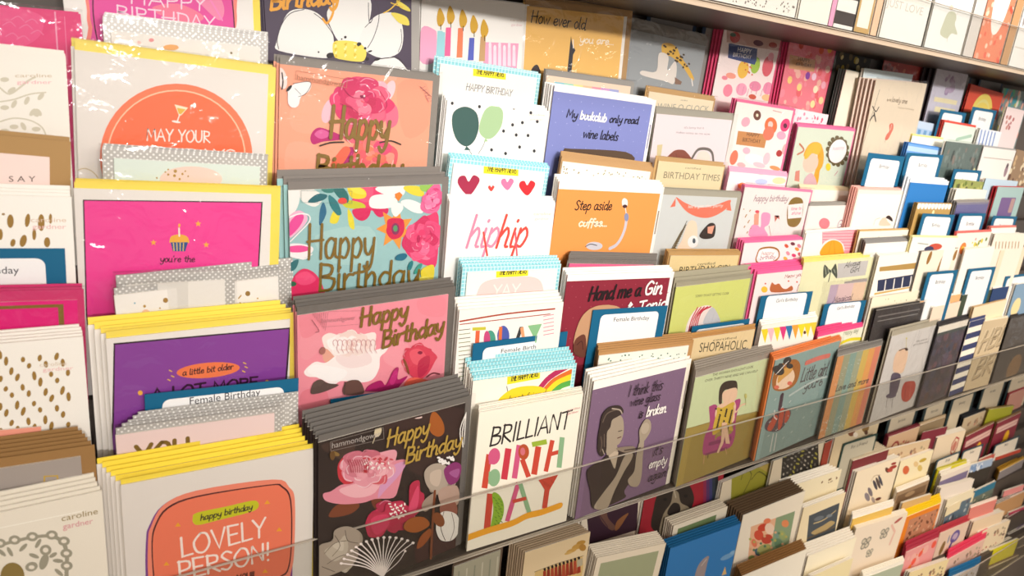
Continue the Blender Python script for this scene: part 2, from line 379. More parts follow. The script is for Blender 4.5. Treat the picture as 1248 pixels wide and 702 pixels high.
# ------------------------------------------------------------------ cards
PRINTS = []; FARBACK = ([], [], []); COUNT = [0, 0]
def tag(o, label, cat, group=None):
    o['label'] = label; o['category'] = cat
    if group: o['group'] = group
def card_mesh(w, h, t, col, edge='EFE8DC'):
    # folded card: cover leaf and back leaf meeting at the fold on the left, open at the right
    prof = [(0, 0.0002), (0.0003, 0), (w, 0), (w, t*0.3), (0.002, t*0.42), (w, t*0.6), (w, t), (0.0003, t*0.9), (0, t*0.7)]
    v, f = prism_z(prof, 0, h)
    cols = [lin(col)] * len(f); cols[-1] = cols[-2] = lin(edge); cols[5] = cols[6] = lin(edge)
    return v, f, cols
def card(T, TL, TR, label, col='F6F1E8', n=1, back=None, env=None, m=(0.006, 0.006, 0.0), th=0.0018, unit=0,
         sleeve=False, name='greeting_card', cat='greeting card', tgt=0.165, far=False, edge='F3ECE0', ymax=4.0, plain_back=None, top=0.0):
    """TL, TR: where the photograph shows the two top corners; the card stands on the tray of tier T."""
    COUNT[0] += 1
    if T is None:                            # choose the depth at which a card of ordinary height would end there
        best = None
        for i in range(0, 321):
            t_ = i / 40.0; P = hit_y(*TL, tier_y(t_)); h_ = P.z - tier_z(math.ceil(t_), unit)
            e = abs(P.z - (Z8 + (8 - t_) * STEP_Z + unit * UNIT) - tgt)
            if best is None or e < best[0]: best = (e, t_)
        T = best[1]
        if math.ceil(T) - T > 0.75: T = math.ceil(T) - 0.75
    y = tier_y(T); A = hit_y(*TL, y)
    # right corner: level edge first (gives the turn of the stack), the rest is a small tilt
    r = ray(*TR); Bf = hit_y(*TR, y); yaw = 0.0
    if abs(r.z) > 0.12:
        Bl = EYEV + r * ((A.z - EYE) / r.z)
        if (Bl - EYEV).length > 0 and Bl.y > 0: yaw = math.atan2(Bl.y - A.y, Bl.x - A.x)
        yaw = max(-math.radians(ymax), min(math.radians(ymax), yaw)) if Bl.x > A.x else 0.0
    nrm = Vector((-math.sin(yaw), math.cos(yaw), 0))
    if yaw > 0:                              # keep the far corner inside its own tray
        dy = (Bf.x - A.x) * math.sin(yaw); A = hit_y(*TL, y - dy * 0.5)
        nrm = Vector((-math.sin(yaw), math.cos(yaw), 0))
    t = (A - EYEV).dot(nrm) / r.dot(nrm); B = EYEV + r * t
    xa = (B - A); W = xa.length; xa.normalize()
    roll = math.atan2(xa.z, math.hypot(xa.x, xa.y))
    up = (Vector((0, 0, 1)) - xa * xa.z).normalized(); ya = up.cross(xa)
    floor = tier_z(math.ceil(T), unit) + 0.0008
    # longest height that keeps the lower corners on the tray
    low = min(A.z, B.z)
    H = (low - floor) / up.z - (abs(math.sin(roll)) * W * 0.0)
    if roll > 0: H = (A.z - floor) / up.z
    O = A - up * H
    root = bpy.data.objects.new(name, None); root.empty_display_size = 0.02; COL.objects.link(root)
    Rm = Matrix((xa, ya, up)).transposed().to_4x4()
    root.matrix_world = Matrix.Translation(O) @ Rm
    tag(root, label, cat)
    mt, mr, ml = m if env else (0, 0, 0)
    cw, ch = W - mr - ml, H - mt
    tt = min(th * 0.6, 0.0014)
    v, f, cl = card_mesh(cw, ch, tt, col, edge)
    v = [(a + ml, b_, c) for a, b_, c in v]
    cover = mesh_obj('folded_card', v, f, [M['print']], root, cl)
    e = None
    if env:
        ev, ef = boxvf(0.0006, tt + 0.0001, 0, W, tt + 0.0006, H)
        if env in M: e = mesh_obj('envelope', ev, ef, [M[env]], root)
        else: e = mesh_obj('envelope', ev, ef, [M['print']], root, [lin(env)] * len(ef))
    frame = Matrix.Translation(O + xa * ml) @ Rm
    p = Print(frame, cw, ch, root); p.W, p.H, p.sleeve = cw, ch, (W, H, ml) if sleeve else None
    PRINTS.append(p)
    if n > 1:
        depth = th * (n - 1)
        if back is not None:
            iv = root.matrix_world.inverted(); d = iv.to_3x3() @ ray(*back); ey = iv @ EYEV
            tq = (depth - ey.y) / d.y; bx, bz = ey.x + d.x * tq, ey.z + d.z * tq - H
        else: bx, bz = -0.0012 * (n - 1), 0.0
        bx = max(-0.03, min(0.03, bx)); bz = max(-0.03, min(0.03, bz))
        glabel = (label + ', one of those behind')
        for k in range(1, n):
            q_ = k / (n - 1); jx, jz = random.uniform(-0.0006, 0.0006), random.uniform(-0.0004, 0.0004)
            off = Vector((bx * q_ + jx, th * k, 0)); dz = bz * q_ + jz
            if far or TL[0] > 655 or unit != 0:
                V, F, C = FARBACK; MW = root.matrix_world; i0 = len(V); ww, hh = W, H + dz
                bv, bf = boxvf(off.x, off.y, 0, off.x + ww, off.y + tt, hh)
                V += [tuple(MW @ Vector(a)) for a in bv]; F += [tuple(i + i0 for i in g_) for g_ in bf]
                cc = lin({'silverdots': 'B5B2AE', 'aquagrid': 'A8DDE2', 'zebra': 'F3EEE4'}.get(env, env) or edge); C += [cc] * 6
                continue
            COUNT[1] += 1
            r2 = root.copy(); COL.objects.link(r2); r2.matrix_world = root.matrix_world @ Matrix.Translation(off + Vector((0, 0, dz)))
            tag(r2, 'plain back copies'if False else tuck(label), cat, 'copies behind the ' + label.split(',')[0][:60])
            # the copy is cut to stand on the same tray
            for src in (cover, e):
                if src is None: continue
                c2 = src.copy(); c2.parent = r2; COL.objects.link(c2)
                c2.scale = (1, 1, (H + dz) / H); c2.location = (0, 0, -dz)
    return p
def tuck(label):
    ws = label.split(); s = 'copy stacked behind the ' + ' '.join(ws[:12])
    return s.rstrip(',')
def divider(T, TL, TR, label, text='', tgt=0.165, unit=0, col='0B6288', inner='F4F3F2', mt=0.008, ms=0.011, full=None, tsize=0.0068, tv=0.026, **kw):
    p = card(T, TL, TR, label, col=col, name='divider_label', cat='section label', tgt=tgt, unit=unit, edge=col, ymax=4, **kw)
    H = p.H if full is None else full
    p.lrect(ms, mt, p.W - ms, max(H - 0.012, 0.05), inner, 0.006)
    if text: p.ltype(text, p.W / 2, tv, min(tsize, (p.W - 2*ms) * 0.8 / font_polys(text)[2]), '2B2A30')
    return p

# ------------------------------------------------------------------ the room
def struct(o): o['kind'] = 'structure'; return o
struct(box('wall_back', -4, 0.76, 0, 7, 0.86, 3.0, M['wall']))
struct(box('floor', -4, -4, -0.1, 7, 0.86, 0, M['floor']))
struct(box('ceiling', -4, -4, 3.0, 7, 0.86, 3.1, M['ceiling']))
rack = bpy.data.objects.new('card_display_rack', None); COL.objects.link(rack); rack.location = (1.1, 0.7, 0.0)
tag(rack, 'long shop rack of stepped dark trays with clear acrylic lips holding all the cards', 'display rack')
XL, XR = -0.45, 2.75
def rpart(name, x0, y0, z0, x1, y1, z1, mat):
    o = box(name, x0, y0, z0, x1, y1, z1, mat, rack); o.location = (-1.1, -0.7, 0); return o
YB = Y8 + 9 * STEP_Y
rpart('backing_board', XL, YB + 0.004, 0.0, XR, YB + 0.03, 2.35, M['board'])
rpart('plinth', XL, Y8, 0.0, XR, YB + 0.003, Z8 - UNIT - 0.006, M['board'])
for un in (-1, 0, 1):
    for T in range(0, 9):
        z, y = tier_z(T, un), tier_y(T)
        if un == 1 and T < 4: continue
        rpart('tray', XL, y - 0.0012, z - 0.0012, XR, y + STEP_Y - 0.0014, z, M['tray'])
        if T > 0: rpart('riser', XL, y + STEP_Y - 0.0012, z - 0.0010, XR, y + STEP_Y - 0.0002, z + STEP_Z - 0.0014, M['tray'])
for un in (0, 1):
    z = Z8 + un * UNIT
    rpart('shelf_board', XL, Y8 - 0.002 if un else Y8, z - 0.0045 if un else z - 0.0019, XR, YB + 0.003, z - 0.0013, M['tray'])  # dark material paints the shade of the shelf underside into the board
    rpart('shelf_edge', XL, Y8 - 0.0040, z - (0.0085 if un else 0.0019), XR, Y8 - 0.0021, z - 0.0013, M['shelf' if un else 'acrylic_edge'])
for un in (-1, 0, 1):
    z = Z8 + un * UNIT; hh = 0.0735 if un < 1 else 0.056
    o = rpart('acrylic_lip', XL, Y8 - 0.0062, z - 0.0020, XR, Y8 - 0.0045, z + hh, M['acrylic'])
    rpart('lip_edge', XL, Y8 - 0.0063, z + hh, XR, Y8 - 0.0044, z + hh + 0.0010, M['acrylic_edge'])
    rpart('lip_foot', XL, Y8 - 0.0066, z - 0.0028, XR, Y8 - 0.0042, z - 0.0021, M['acrylic_edge'])

# =================================================================== MAIN RACK, LEFT-MOST COLUMN
GD = ['G']
p = card(1, (-60, 3), (98, 17), 'hot pink foiled card in clear film at the top left corner', 'E93A7C', n=2, back=(-62, 0), sleeve=True)
p.Z(0, 0, 2.924).poly([(-30, 40), (60, 30), (150, 60), (140, 130), (60, 175), (-30, 180)], 'F0508C', True)
for a in [(10,90),(40,70),(70,100),(20,130),(90,80),(110,120),(60,140)]: p.line([a, (a[0]+25, a[1]-12), (a[0]+45, a[1]+4)], 3, 'F47BA8')
p.line([(195,30),(205,180)], 5, 'F9A3C4'); p.line([(230,60),(240,230)], 3, 'F47BA8')
p = card(2, (-70, 52), (80, 68), 'white card with pale grey leaf scroll print in the left edge column', 'F1ECE2', n=3, back=(-72, 45))
p.Z(0, 40, 3.51)
C = 'CFC8B4'
p.line([(0,235),(40,262),(90,230),(120,205),(150,190)], 7, C); p.line([(0,295),(60,285),(130,262),(195,255)], 6, C)
p.line([(0,380),(60,365),(130,375),(180,405),(200,450)], 6, C)
for x, y, a in [(60,305,-60),(115,290,-65),(175,272,-50),(20,320,0),(50,245,-30),(150,345,40),(100,400,60),(20,200,0),(60,402,0),(155,412,0),(20,420,0),(140,340,-50),(165,340,50)]:
    p.ell(x, y, 19, 10, C, a)
p.type('caroline', 65, 190, 222, 190, 15, 'C9B79A'); p.type('gardner', 72, 218, 222, 218, 15, 'EBB2B8')
p = card(3, (-70, 158), (86, 173), 'kraft edged pale pink card reading SAY at the left edge', 'F6DDD5', n=2, back=(-70, 152), env='B08A56', m=(0.013, 0.0135, 0))
p.Z(0, 40, 3.51).type('S A Y', 38, 637, 152, 637, 24, '4A4038')
p = card(4, (-70, 236), (87, 240), 'white card with upright gold brush dabs above the label ending in day', 'F6F2EA', n=4, back=(-70, 222), th=.003)
p.Z(0, 220, 2.924)
for x, y, rx, ry, a in [(37,145,12,24,0),(98,142,9,24,8),(147,150,12,30,0),(180,136,6,18,0),(2,192,8,20,0),(46,222,9,14,15),(83,215,12,22,15),(122,192,7,20,0),(168,220,11,18,0),(12,120,6,4,0)]:
    p.ell(x, y, rx, ry, '9A7636', a)
p.type('caroline', 110, 148, 236, 148, 16, 'D9BFA8'); p.type('gardner', 115, 172, 236, 172, 16, 'E7B7B4')
p = divider(4.1, (-48, 303), (79, 303), 'blue framed section label cut by the left edge, reading day', '', mt=.0075, ms=.013)
p.Z(0, 220, 2.924).type('Birthday', -88, 332, 68, 332, 26, '3A3A42')
p = card(5, (-70, 357), (102, 353), 'magenta card with a thin gold frame below the day label', 'E8127C', n=3, back=(-72, 350), env='D2306E', m=(0.008, 0.0045, 0), sleeve=True)
p.lrect(0.0, 0.003, p.W-.009, 0.30, 'G'); p.lrect(0, 0.0055, p.W-.0125, .30, 'E4107A')
p = card(6, (-70, 425), (101, 410), 'white card dotted with small gold dabs, left edge, above the kraft stack', 'F4EFE6', n=5, back=(-72, 408), th=.0028)
p.Z(0, 440, 2.68)
for i in range(40):
    x = (i * 37) % 240; y = -20 + (i * 53) % 260; p.ell(x, y, 7, 15 - (i % 4) * 2, '9A7636', (i * 17) % 30 - 8)
p.type('caroline', 130, 18, 218, 12, 12, 'D9C9B4'); p.type('gardner', 140, 34, 240, 27, 12, 'EBC0BE')
p = card(6.1, (-40, 528), (50, 520), 'coral pink card peeping out behind the kraft stack at the left edge', 'EF9C86', tgt=.1)
p = card(7, (-70, 570), (115, 543), 'grey card with a gold letter D in a kraft envelope, left edge', 'A39890', n=6, back=(-90, 545), env='9C7546', m=(0.0075, 0.0095, 0), th=.0026, ymax=5)
p.Z(0, 560, 4.945).line([(265,190),(268,102),(345,98),(352,160),(300,185),(262,190)], 8, 'g', False)
p = card(8, (-70, 640), (124, 598), 'white card with grey wreath border print in the bottom left corner', 'E9E0CF', n=5, back=(-80, 616), th=.0028, edge='FFFAF0')
p.Z(0, 560, 4.945)
p.line([(-60, 425), (510, 308)], 4, 'FBF6EA', False)
C = '9C9683'
p.line([(-40,520),(0,515),(100,490),(200,468),(310,462),(380,500),(402,570),(402,640),(400,720)], 20, C)
for x, y in [(0,505),(88,485),(195,465),(312,455),(385,492),(400,565),(402,640)]:
    p.ell(x, y, 36, 28, C); p.ell(x, y, 17, 12, 'E6DCCB')
for x, y, a in [(60,555,60),(140,530,-45),(230,505,-60),(10,560,40),(350,610,5),(355,680,40),(205,580,20)]: p.ell(x, y, 32, 12, C, a)
p.ell(275,545,35,32,C); p.ell(275,545,17,15,'E6DCCB'); p.ell(265,615,25,50,C,20); p.ell(190,645,38,28,C,-15); p.ell(190,648,18,12,'E6DCCB'); p.ell(320,575,26,12,C,-30)
p.ell(75, 700, 72, 80, '8A7440')
p.type('caroline', 372, 372, 590, 326, 36, 'A08C62'); p.type('gardner', 380, 420, 560, 384, 34, 'DB9AA0')

# =================================================================== COLUMN OF YELLOW ENVELOPES
p = card(0, (70, -60), (316, -28), 'white card with a pink oval reading HAPPY BIRTHDAY, top of the yellow column', 'F3EEE8', env='FBE25A', m=(0.006, 0.0065, 0))
p.Z(60, 0, 4.457).poly([(205,60),(225,-120),(600,-240),(980,-120),(1018,60),(1010,170),(960,330),(260,330),(212,150)], 'F98B7E', True)
p.poly([(222,60),(245,-110),(600,-220),(960,-110),(1000,60),(1000,170),(930,320),(280,320),(235,150)], 'E850A0', True)
p.poly([(760,-60),(900,-40),(950,40),(930,110),(860,60)], 'F48BB0', True); p.poly([(560,40),(700,20),(840,90),(760,130),(620,90)], 'F47F9B', True)
p.line([(238,-60),(238,60),(250,160),(264,230)], 7, '5A1238'); p.line([(985,-60),(998,40),(1006,150)], 7, '5A1238')
p.hand('HAPPY', 440, 18, 860, 62, 75, 8, 'F9D9EA', 0.02); p.hand('BIRTHDAY', 365, 102, 905, 165, 75, 8, 'F9D9EA', 0.02)
p.line([(850,-40),(900,40),(940,110)], 9, 'F98BC4')
p = card(1, (124, 22), (326, 46), 'silver dotted card with confetti print above the cocktail glass card', 'F6F1EA', n=4, back=(126, 14), env='silverdots', m=(.0085, .0065, .0055), sleeve=True)
p.speckle(34, .02, .006, p.w-.01, .09, .0006, .0016, ['C9A545','F2A98C','B9AE9C','8C7A52','F4C8BE'], 3); 
p.Z(60, 0, 4.457).ell(700, 262, 42, 16, 'F4B26A'); p.ell(595, 222, 14, 10, 'F29C9C')
p = card(2, (90, 50), (337, 83), 'white card with orange circle and cocktail glass reading MAY YOUR', 'EDE6DF', n=3, back=(86, 46), env='FBE56A', m=(.0062, .0068, 0), sleeve=True)
p.Z(0, 0, 2.924).ell(628, 560, 272, 262, 'F98058', 0, 48); p.ell(628, 560, 248, 240, 'FCC9A6', 0, 48); p.ell(628, 560, 243, 235, 'F9754A', 0, 48)
p.hand('MAY YOUR', 522, 500, 750, 508, 42, 5, 'FBEFE6', 0.0); p.hand('HOLIDAYS', 490, 560, 840, 566, 34, 5, 'FBEFE6', 0.0)
p.poly([(622,372),(670,384),(645,412),(636,408)], 'F6E8C8'); p.poly([(630,384),(662,390),(644,408),(637,405)], 'E8B84A'); p.line([(640,408),(632,432)], 4, 'FBEFE6'); p.ell(628, 434, 16, 4, 'FBEFE6', 10)
p.line([(270,610),(300,600),(330,612),(350,635)], 3, 'C9B48A')
p = card(3, (123, 180), (326, 193), 'silver dotted mint green card with gold confetti between two yellow envelopes', 'E3EFE6', n=3, back=(126, 175), env='silverdots', m=(.0075, .006, .0085), sleeve=True)
p.Z(0, 0, 2.924).ell(720, 640, 110, 45, 'F6D9CB'); 
for x, y, r in [(665,612,6),(640,624,4),(690,622,4),(662,628,5),(700,612,3),(630,615,3),(710,630,3),(640,606,3),(680,640,4),(600,636,3)]: p.ell(x, y, r, r, 'B98F3A')
p = card(4, (89, 222), (342, 231), 'hot pink cupcake card in a yellow envelope reading you are the', 'F0EAE3', n=3, back=(90, 217), env='FBE25A', m=(.0045, .0078, 0), sleeve=True)
p.Z(0, 220, 2.924).poly([(295,68),(936,76),(920,380),(890,700),(330,700),(306,480)], '2A1420'); p.poly([(300,72),(931,80),(915,380),(886,695),(335,695),(311,480)], 'F5409A')
p.poly([(605,212),(612,198),(638,192),(664,198),(673,212),(668,224),(610,224)], 'F2B23C', True); p.poly([(608,220),(670,220),(660,252),(616,252)], '24508C')
for x in (618, 630, 642, 654): p.line([(x,222),(x*.9+64,250)], 3, 'E8C46A', False)
p.line([(639,198),(638,170)], 5, 'FBEFE0', False); p.ell(639,160,4,7,'F9B23C')
for x, y in [(706,154),(547,221),(735,229)]:
    p.poly([(x+(12 if i%2==0 else 5)*math.sin(i*math.pi/5), y-(12 if i%2==0 else 5)*math.cos(i*math.pi/5)) for i in range(10)], 'F9B23C')
p.hand("you're the", 570, 290, 695, 290, 22, 3, '3A1020', 0.1)
p = card(5, (140, 336), (286, 329), 'silver dotted envelope edge tucked left behind the confetti card', 'EDE8E0', env='silverdots', m=(.008,.008,.004), sleeve=True, tgt=.11)
p = card(5, (138, 352), (352, 328), 'white confetti card in a silver dotted sleeve above the purple card', 'F6F1EA', n=3, back=(146, 336), env='silverdots', m=(.0055, .0098, 0), sleeve=True, th=.0024)
p.Z(0, 220, 2.924)
for x, y, r, c in [(590,427,9,'A9803A'),(883,403,9,'9A7636'),(708,410,7,'F2D24A'),(515,448,5,'B98F3A'),(480,437,3,'6AA8C0'),(735,405,3,'444'*2),(780,398,3,'B98F3A'),(570,455,3,'B98F3A'),(870,440,5,'B98F3A'),(918,420,3,'B98F3A'),(640,470,12,'F4C8A4'),(520,475,16,'F4C8A4')]: p.ell(x, y, r, r, c)
for x, y, a, c in [(645,432,40,'E58A6A'),(668,440,-40,'B98F3A'),(690,425,70,'F29C7C'),(800,440,30,'E58A6A'),(820,425,-60,'6ABAA8'),(850,420,50,'B98F3A'),(655,405,80,'7ACABA'),(745,445,40,'E58A6A'),(855,435,-50,'B98F3A'),(808,405,85,'5A9AB0')]:
    p.line([(x,y),(x+14*math.cos(math.radians(a)), y-14*math.sin(math.radians(a)))], 4, c, False)
p = card(6, (128, 405), (361, 381), 'purple card with orange oval reading a little bit older', 'F1EBE4', n=4, back=(107, 388), env='FBE25A', m=(.0055, .0055, 0), th=.0035, sleeve=True)
p.Z(0, 440, 2.68).poly([(371,-58),(950,-110),(935,100),(900,400),(350,400),(366,200)], '2A1420'); p.poly([(376,-53),(944,-105),(929,100),(895,400),(357,400),(372,200)], '8A3F9C')
p.ell(680, 30, 104, 25, 'F47C4A', -5); p.hand('a little bit older', 596, 48, 762, 26, 19, 3, '3A1020', 0.1)
p.hand('A LOT MORE', 495, 128, 845, 84, 36, 7, '3A1030', 0.0)
for x, y in [(553,30),(560,48),(548,60),(795,5),(800,18),(792,32)]: p.line([(x,y),(x+8,y+4)], 3, 'F2C23C', False)
p.ell(458,104,8,8,'F2B23C'); p.ell(872,66,5,5,'F2B23C')
p = divider(6.3, (176, 481), (364, 461), 'blue framed Female Birthday label behind the silver dotted stack, left column', '', full=.12, mt=.0065, ms=.0125)
p.Z(0, 440, 2.68).type('Female Birthday', 620, 143, 850, 112, 24, '2B2A30')
p = card(7, (140, 523), (344, 495), 'pale pink card with gold YOU in a silver dotted envelope', 'F4D9D4', n=5, back=(168, 503), env='silverdots', m=(.0055, .0065, 0), sleeve=True, th=.0022)
p.Z(0, 440, 2.68).hand('YOU', 445, 350, 625, 318, 70, 12, 'G', 0.0)
p = card(7, (300, 509), (363, 492), 'narrow edge of a second silver dotted card right beside the YOU card', 'F4D9D4', env='silverdots', m=(.0055, .009, 0), tgt=.12)
p = card(8, (146, 586), (390, 540), 'white card with coral panel reading LOVELY PERSON in a yellow envelope', 'E9E1D8', n=6, back=(118, 560), env='FBE04A', m=(.0042, .0052, 0), sleeve=True, th=.0028)
p.Z(110, 520, 3.857)
p.poly([(262,530),(275,470),(340,370),(500,300),(860,250),(930,290),(955,350),(950,700),(940,900),(280,900),(260,700)], '7C3E8E', True)
p.poly([(272,530),(285,470),(345,368),(500,300),(860,248),(935,285),(962,350),(958,600),(940,700),(910,850),(300,850),(272,700)], 'F28A70', True)
R = [(288,540),(305,460),(360,380),(500,325),(840,272),(905,280),(945,345),(948,560),(930,680),(890,720),(860,860),(320,860),(295,700)]
p.poly(R, '4A1C22', True); p.poly([(x + (6 if x < 600 else -6), y + (6 if y < 600 else -4)) for x, y in R], 'F07B5C', True)
p.poly([(482,430),(500,405),(640,375),(760,348),(790,358),(785,385),(740,405),(600,440),(510,462),(485,452)], 'C9C81E', True)
p.hand('happy birthday', 517, 442, 762, 388, 28, 4.5, '3A3420', 0.1)
p.hand('LOVELY', 425, 615, 832, 512, 92, 9, 'FBEADF', -0.05); p.hand('PERSON!', 415, 722, 850, 625, 88, 9, 'FBEADF', -0.05)
p.hand('YOU!!', 690, 740, 772, 722, 42, 6, '6A2A22', 0)
for x, y in [(832,356),(412,462),(888,484),(358,645),(822,680)]: p.poly([(x-14,y+8),(x,y-12),(x+14,y+6)], 'F2A62C')

# =================================================================== GREY ENVELOPE COLUMN WITH FLOWERS
p = card(0, (318, -60), (512, -38), 'navy card with a huge white painted flower, top row', '4C3F52', n=3, back=(312, -62), env='A9A49E', m=(.006, .009, 0))
p.Z(300, 0, 5.673)
p.poly([(210,290),(240,180),(300,80),(400,62),(490,90),(560,160),(600,240),(605,330),(580,390),(500,400),(225,350)], 'F2EFEA', True)
p.poly([(640,0),(560,80),(590,200),(660,300),(780,290),(850,150),(860,0),(760,-60)], 'F4F1EC', True)
p.poly([(800,220),(860,140),(930,95),(1020,90),(1075,160),(1085,280),(1050,370),(930,400),(820,350),(780,300)], 'EEECE8', True)
p.poly([(880,430),(980,390),(1060,420),(1120,500),(1100,560),(860,520)], 'F2EFEA', True)
p.line([(225,340),(215,270),(250,160),(310,90),(400,66)], 5, '3A2E3A'); p.line([(470,92),(530,140),(590,220),(610,260)], 5, '3A2E3A')
p.line([(890,0),(915,60),(915,150),(880,260),(840,330)], 5, '4A3E4A'); p.line([(845,20),(850,150),(870,140),(890,60)], 5, '4A3E4A'); p.line([(900,410),(980,400),(1050,400),(1100,460)], 7, '3A2E3A')
p.line([(1070,200),(1075,290),(1050,360)], 4, '4A3E4A'); p.line([(820,190),(860,150)], 4, '4A3E4A')
p.poly([(600,300),(650,280),(760,290),(820,330),(830,380),(800,425),(680,415),(610,390)], 'F2DC5E', True)
for i in range(26): p.ell(615 + (i*67) % 200, 300 + (i*41) % 100, 10, 5, 'FBEFA0' if i % 2 else 'DDBE38', i*40)
for x, y, rx, ry in [(685,257,9,9),(660,270,5,5),(780,305,16,12),(822,334,9,9),(580,382,26,18),(500,360,6,6),(835,408,14,12),(855,355,16,6),(905,410,22,9),(775,315,6,6)]: p.ell(x, y, rx, ry, '2A2226', -15)
p.poly([(1000,90),(1040,90),(1110,120),(1125,175),(1060,160),(1020,120)], 'F0DC5A', True); p.poly([(1040,0),(1120,50),(1130,80),(1060,50)], 'F0DC5A', True); p.line([(1080,-20),(1000,60),(950,90)], 8, 'F0C64A'); p.line([(1000,20),(1080,50)], 8, 'F0C64A')
p.hand('Birthday', 165, 70, 640, 20, 120, 22, 'F0A83A', 0.12)
p.line([(600,0),(600,90),(560,160),(530,130)], 16, 'F0A83A')
p = card(2, (341, 69), (537, 92), 'peach card with a pink rose and gold Happy Birthday script', 'F8A98A', n=3, back=(334, 66), env='8F8880', m=(.0062, .0082, 0), sleeve=True, th=.0026)
p.Z(330, 60, 4.529)
for c, q in [('F9AE90', [(120,300),(240,260),(330,360),(260,460),(120,440)]), ('F6A284', [(700,200),(860,190),(870,420),(740,480)]), ('F9B093', [(100,520),(260,540),(260,690),(90,690)]), ('F9B398', [(600,120),(700,110),(680,180)])]: p.poly(q, c, True)
p.ell(320,340,35,70,'F9C2CE',20); p.ell(655,230,28,60,'FBD0D8',20); p.ell(600,210,45,35,'F9B8C6')
for c, q in [('F0718E', [(640,300),(690,310),(705,370),(690,420),(640,430)]), ('D7346C', [(350,225),(380,205),(430,215),(440,330),(380,340),(345,290)]),
    ('E63C72', [(400,210),(430,165),(480,150),(540,170),(590,215),(640,260),(655,320),(620,370),(540,400),(430,390),(380,340),(370,270)]),
    ('F0527C', [(430,180),(500,155),(530,190),(500,240),(440,240)]), ('C42A60', [(380,230),(440,225),(460,280),(430,320),(385,300)]), ('F25E74', [(470,280),(600,270),(630,330),(560,380),(450,380),(430,320)]),
    ('D93468', [(560,210),(640,220),(650,330),(600,330),(600,260)]), ('F3697F', [(400,380),(600,370),(560,470),(480,520),(400,490)]), ('F4785E', [(440,440),(600,420),(580,480),(520,520)]),
    ('C01C72', [(218,490),(235,450),(270,432),(330,450),(395,480),(380,500),(290,510),(235,525)]), ('E060A0', [(240,470),(280,442),(330,470),(280,495)]),
    ('B81E6C', [(380,560),(450,540),(470,570),(420,640),(360,660)]), ('F26A4E', [(400,540),(440,560),(380,650),(330,640)]), ('F0616C', [(470,540),(560,500),(680,540),(700,600),(660,670),(520,680),(450,650)]), ('F78460', [(500,530),(580,560),(560,640),(500,600)])]: p.poly(q, c, True)
p.bloom(505,290,165,['E63C72','F25E80','D22A62','F8849C','C82458'],4,8,.78,5); p.bloom(560,590,120,['F0616C','F78460','E84C78','F8A088'],3,7,.8,6); p.ell(505,262,16,9,'8A1C48',20); p.ell(514,258,5,7,'F6DCE4')
p.line([(400,215),(440,260),(500,270),(560,240)], 3, 'B01E58'); p.line([(380,300),(440,320),(480,350)], 3, 'B01E58'); p.line([(600,230),(640,300),(620,340)], 3, 'C02A60')
p.line([(270,532),(330,515),(400,512)], 9, '3A2A1E'); p.line([(600,515),(660,505),(715,525)], 8, '3A2A1E'); p.line([(395,460),(420,500),(440,520)], 3, 'F6E4D8')
p.ell(60,160,26,60,'F7E0DA',-12); p.poly([(95,225),(130,190),(200,178),(222,195),(205,235),(165,262),(150,310),(120,322),(95,300),(92,250)], 'F4F2F2', True); p.ell(100,215,22,8,'201A1C',-50)
p.line([(120,190),(200,178),(220,195),(190,245),(150,262)], 3, '2A2022'); p.line([(60,130),(65,180),(60,220)], 8, '2A2022'); p.line([(130,215),(165,250)], 2.5, '444444')
p.line([(138,118),(420,165),(415,212),(133,165),(138,118)], 2, 'C98A6C', False); p.type('hammondgower', 143, 165, 405, 205, 26, 'B98264')
for s_ in range(6): p.line([(825+s_*10,215+s_*14),(850+s_*8,205+s_*16)], 2, 'B06A6E'); 
p.line([(820,205),(885,262)], 3, 'A85C64'); p.line([(850,250),(870,290)], 3, 'C98088')
p.hand('Happy', 322, 488, 650, 500, 175, 21, 'G', 0.04); p.hand('Birthday', 245, 712, 725, 712, 130, 21, 'G', 0.02)
p = card(4, (351, 222), (548, 215.5), 'teal card with painted bouquet and gold Happy Birthday script', '9CC6C6', n=3, back=(338, 207), env='847D77', m=(.0072, .0088, 0), sleeve=True, th=.003)
p.Z(340, 210, 4.529)
for c, q in [('A9CFCC', [(200,350),(500,300),(520,480),(300,500)]), ('F3F0EC', [(50,60),(110,80),(110,170),(70,240),(40,210)]), ('EFECE6', [(130,70),(240,130),(200,190),(120,150)]),
    ('E83A6E', [(400,60),(500,60),(580,110),(590,200),(500,210),(400,170),(430,110)]), ('F05880', [(440,80),(520,80),(500,160),(440,150)]),
    ('F0D42C', [(380,70),(470,95),(475,140),(400,140)]), ('C9CC2C', [(350,150),(460,170),(470,200),(370,195)]), ('E6D838', [(380,200),(410,250),(415,315),(385,290)]), ('E8D83A', [(300,215),(335,230),(320,280),(280,275)]), ('F4E04A', [(390,80),(430,70),(480,120),(420,115)]),
    ('27706E', [(290,80),(340,75),(380,120),(380,168),(330,140)]), ('1F6670', [(160,160),(210,120),(265,125),(250,150),(190,168)]), ('2A7A80', [(275,125),(320,160),(345,225),(320,235),(280,180)]), ('2A6A8C', [(245,165),(262,220),(240,275),(222,290),(225,210)]), ('38847C', [(230,80),(290,75),(300,110),(250,110)]),
    ('D8235E', [(408,205),(500,200),(495,245),(460,268),(420,250)]), ('D8235E', [(520,195),(595,190),(600,225),(560,248),(530,230)]),
    ('F5F3F0', [(497,160),(520,128),(600,122),(650,150),(645,185),(580,200),(510,195)]), ('F5F3F0', [(530,90),(620,60),(690,70),(690,120),(650,135),(590,125)]), ('F5F3F0', [(670,165),(720,150),(790,180),(790,225),(730,215)]), ('F5F3F0', [(625,175),(670,170),(685,200),(645,245),(620,215)]),
    ('E8D83A', [(700,75),(780,80),(800,130),(740,125),(690,95)]), ('9AC85A', [(780,70),(860,70),(840,100),(790,105)])]: p.poly(q, c, True)
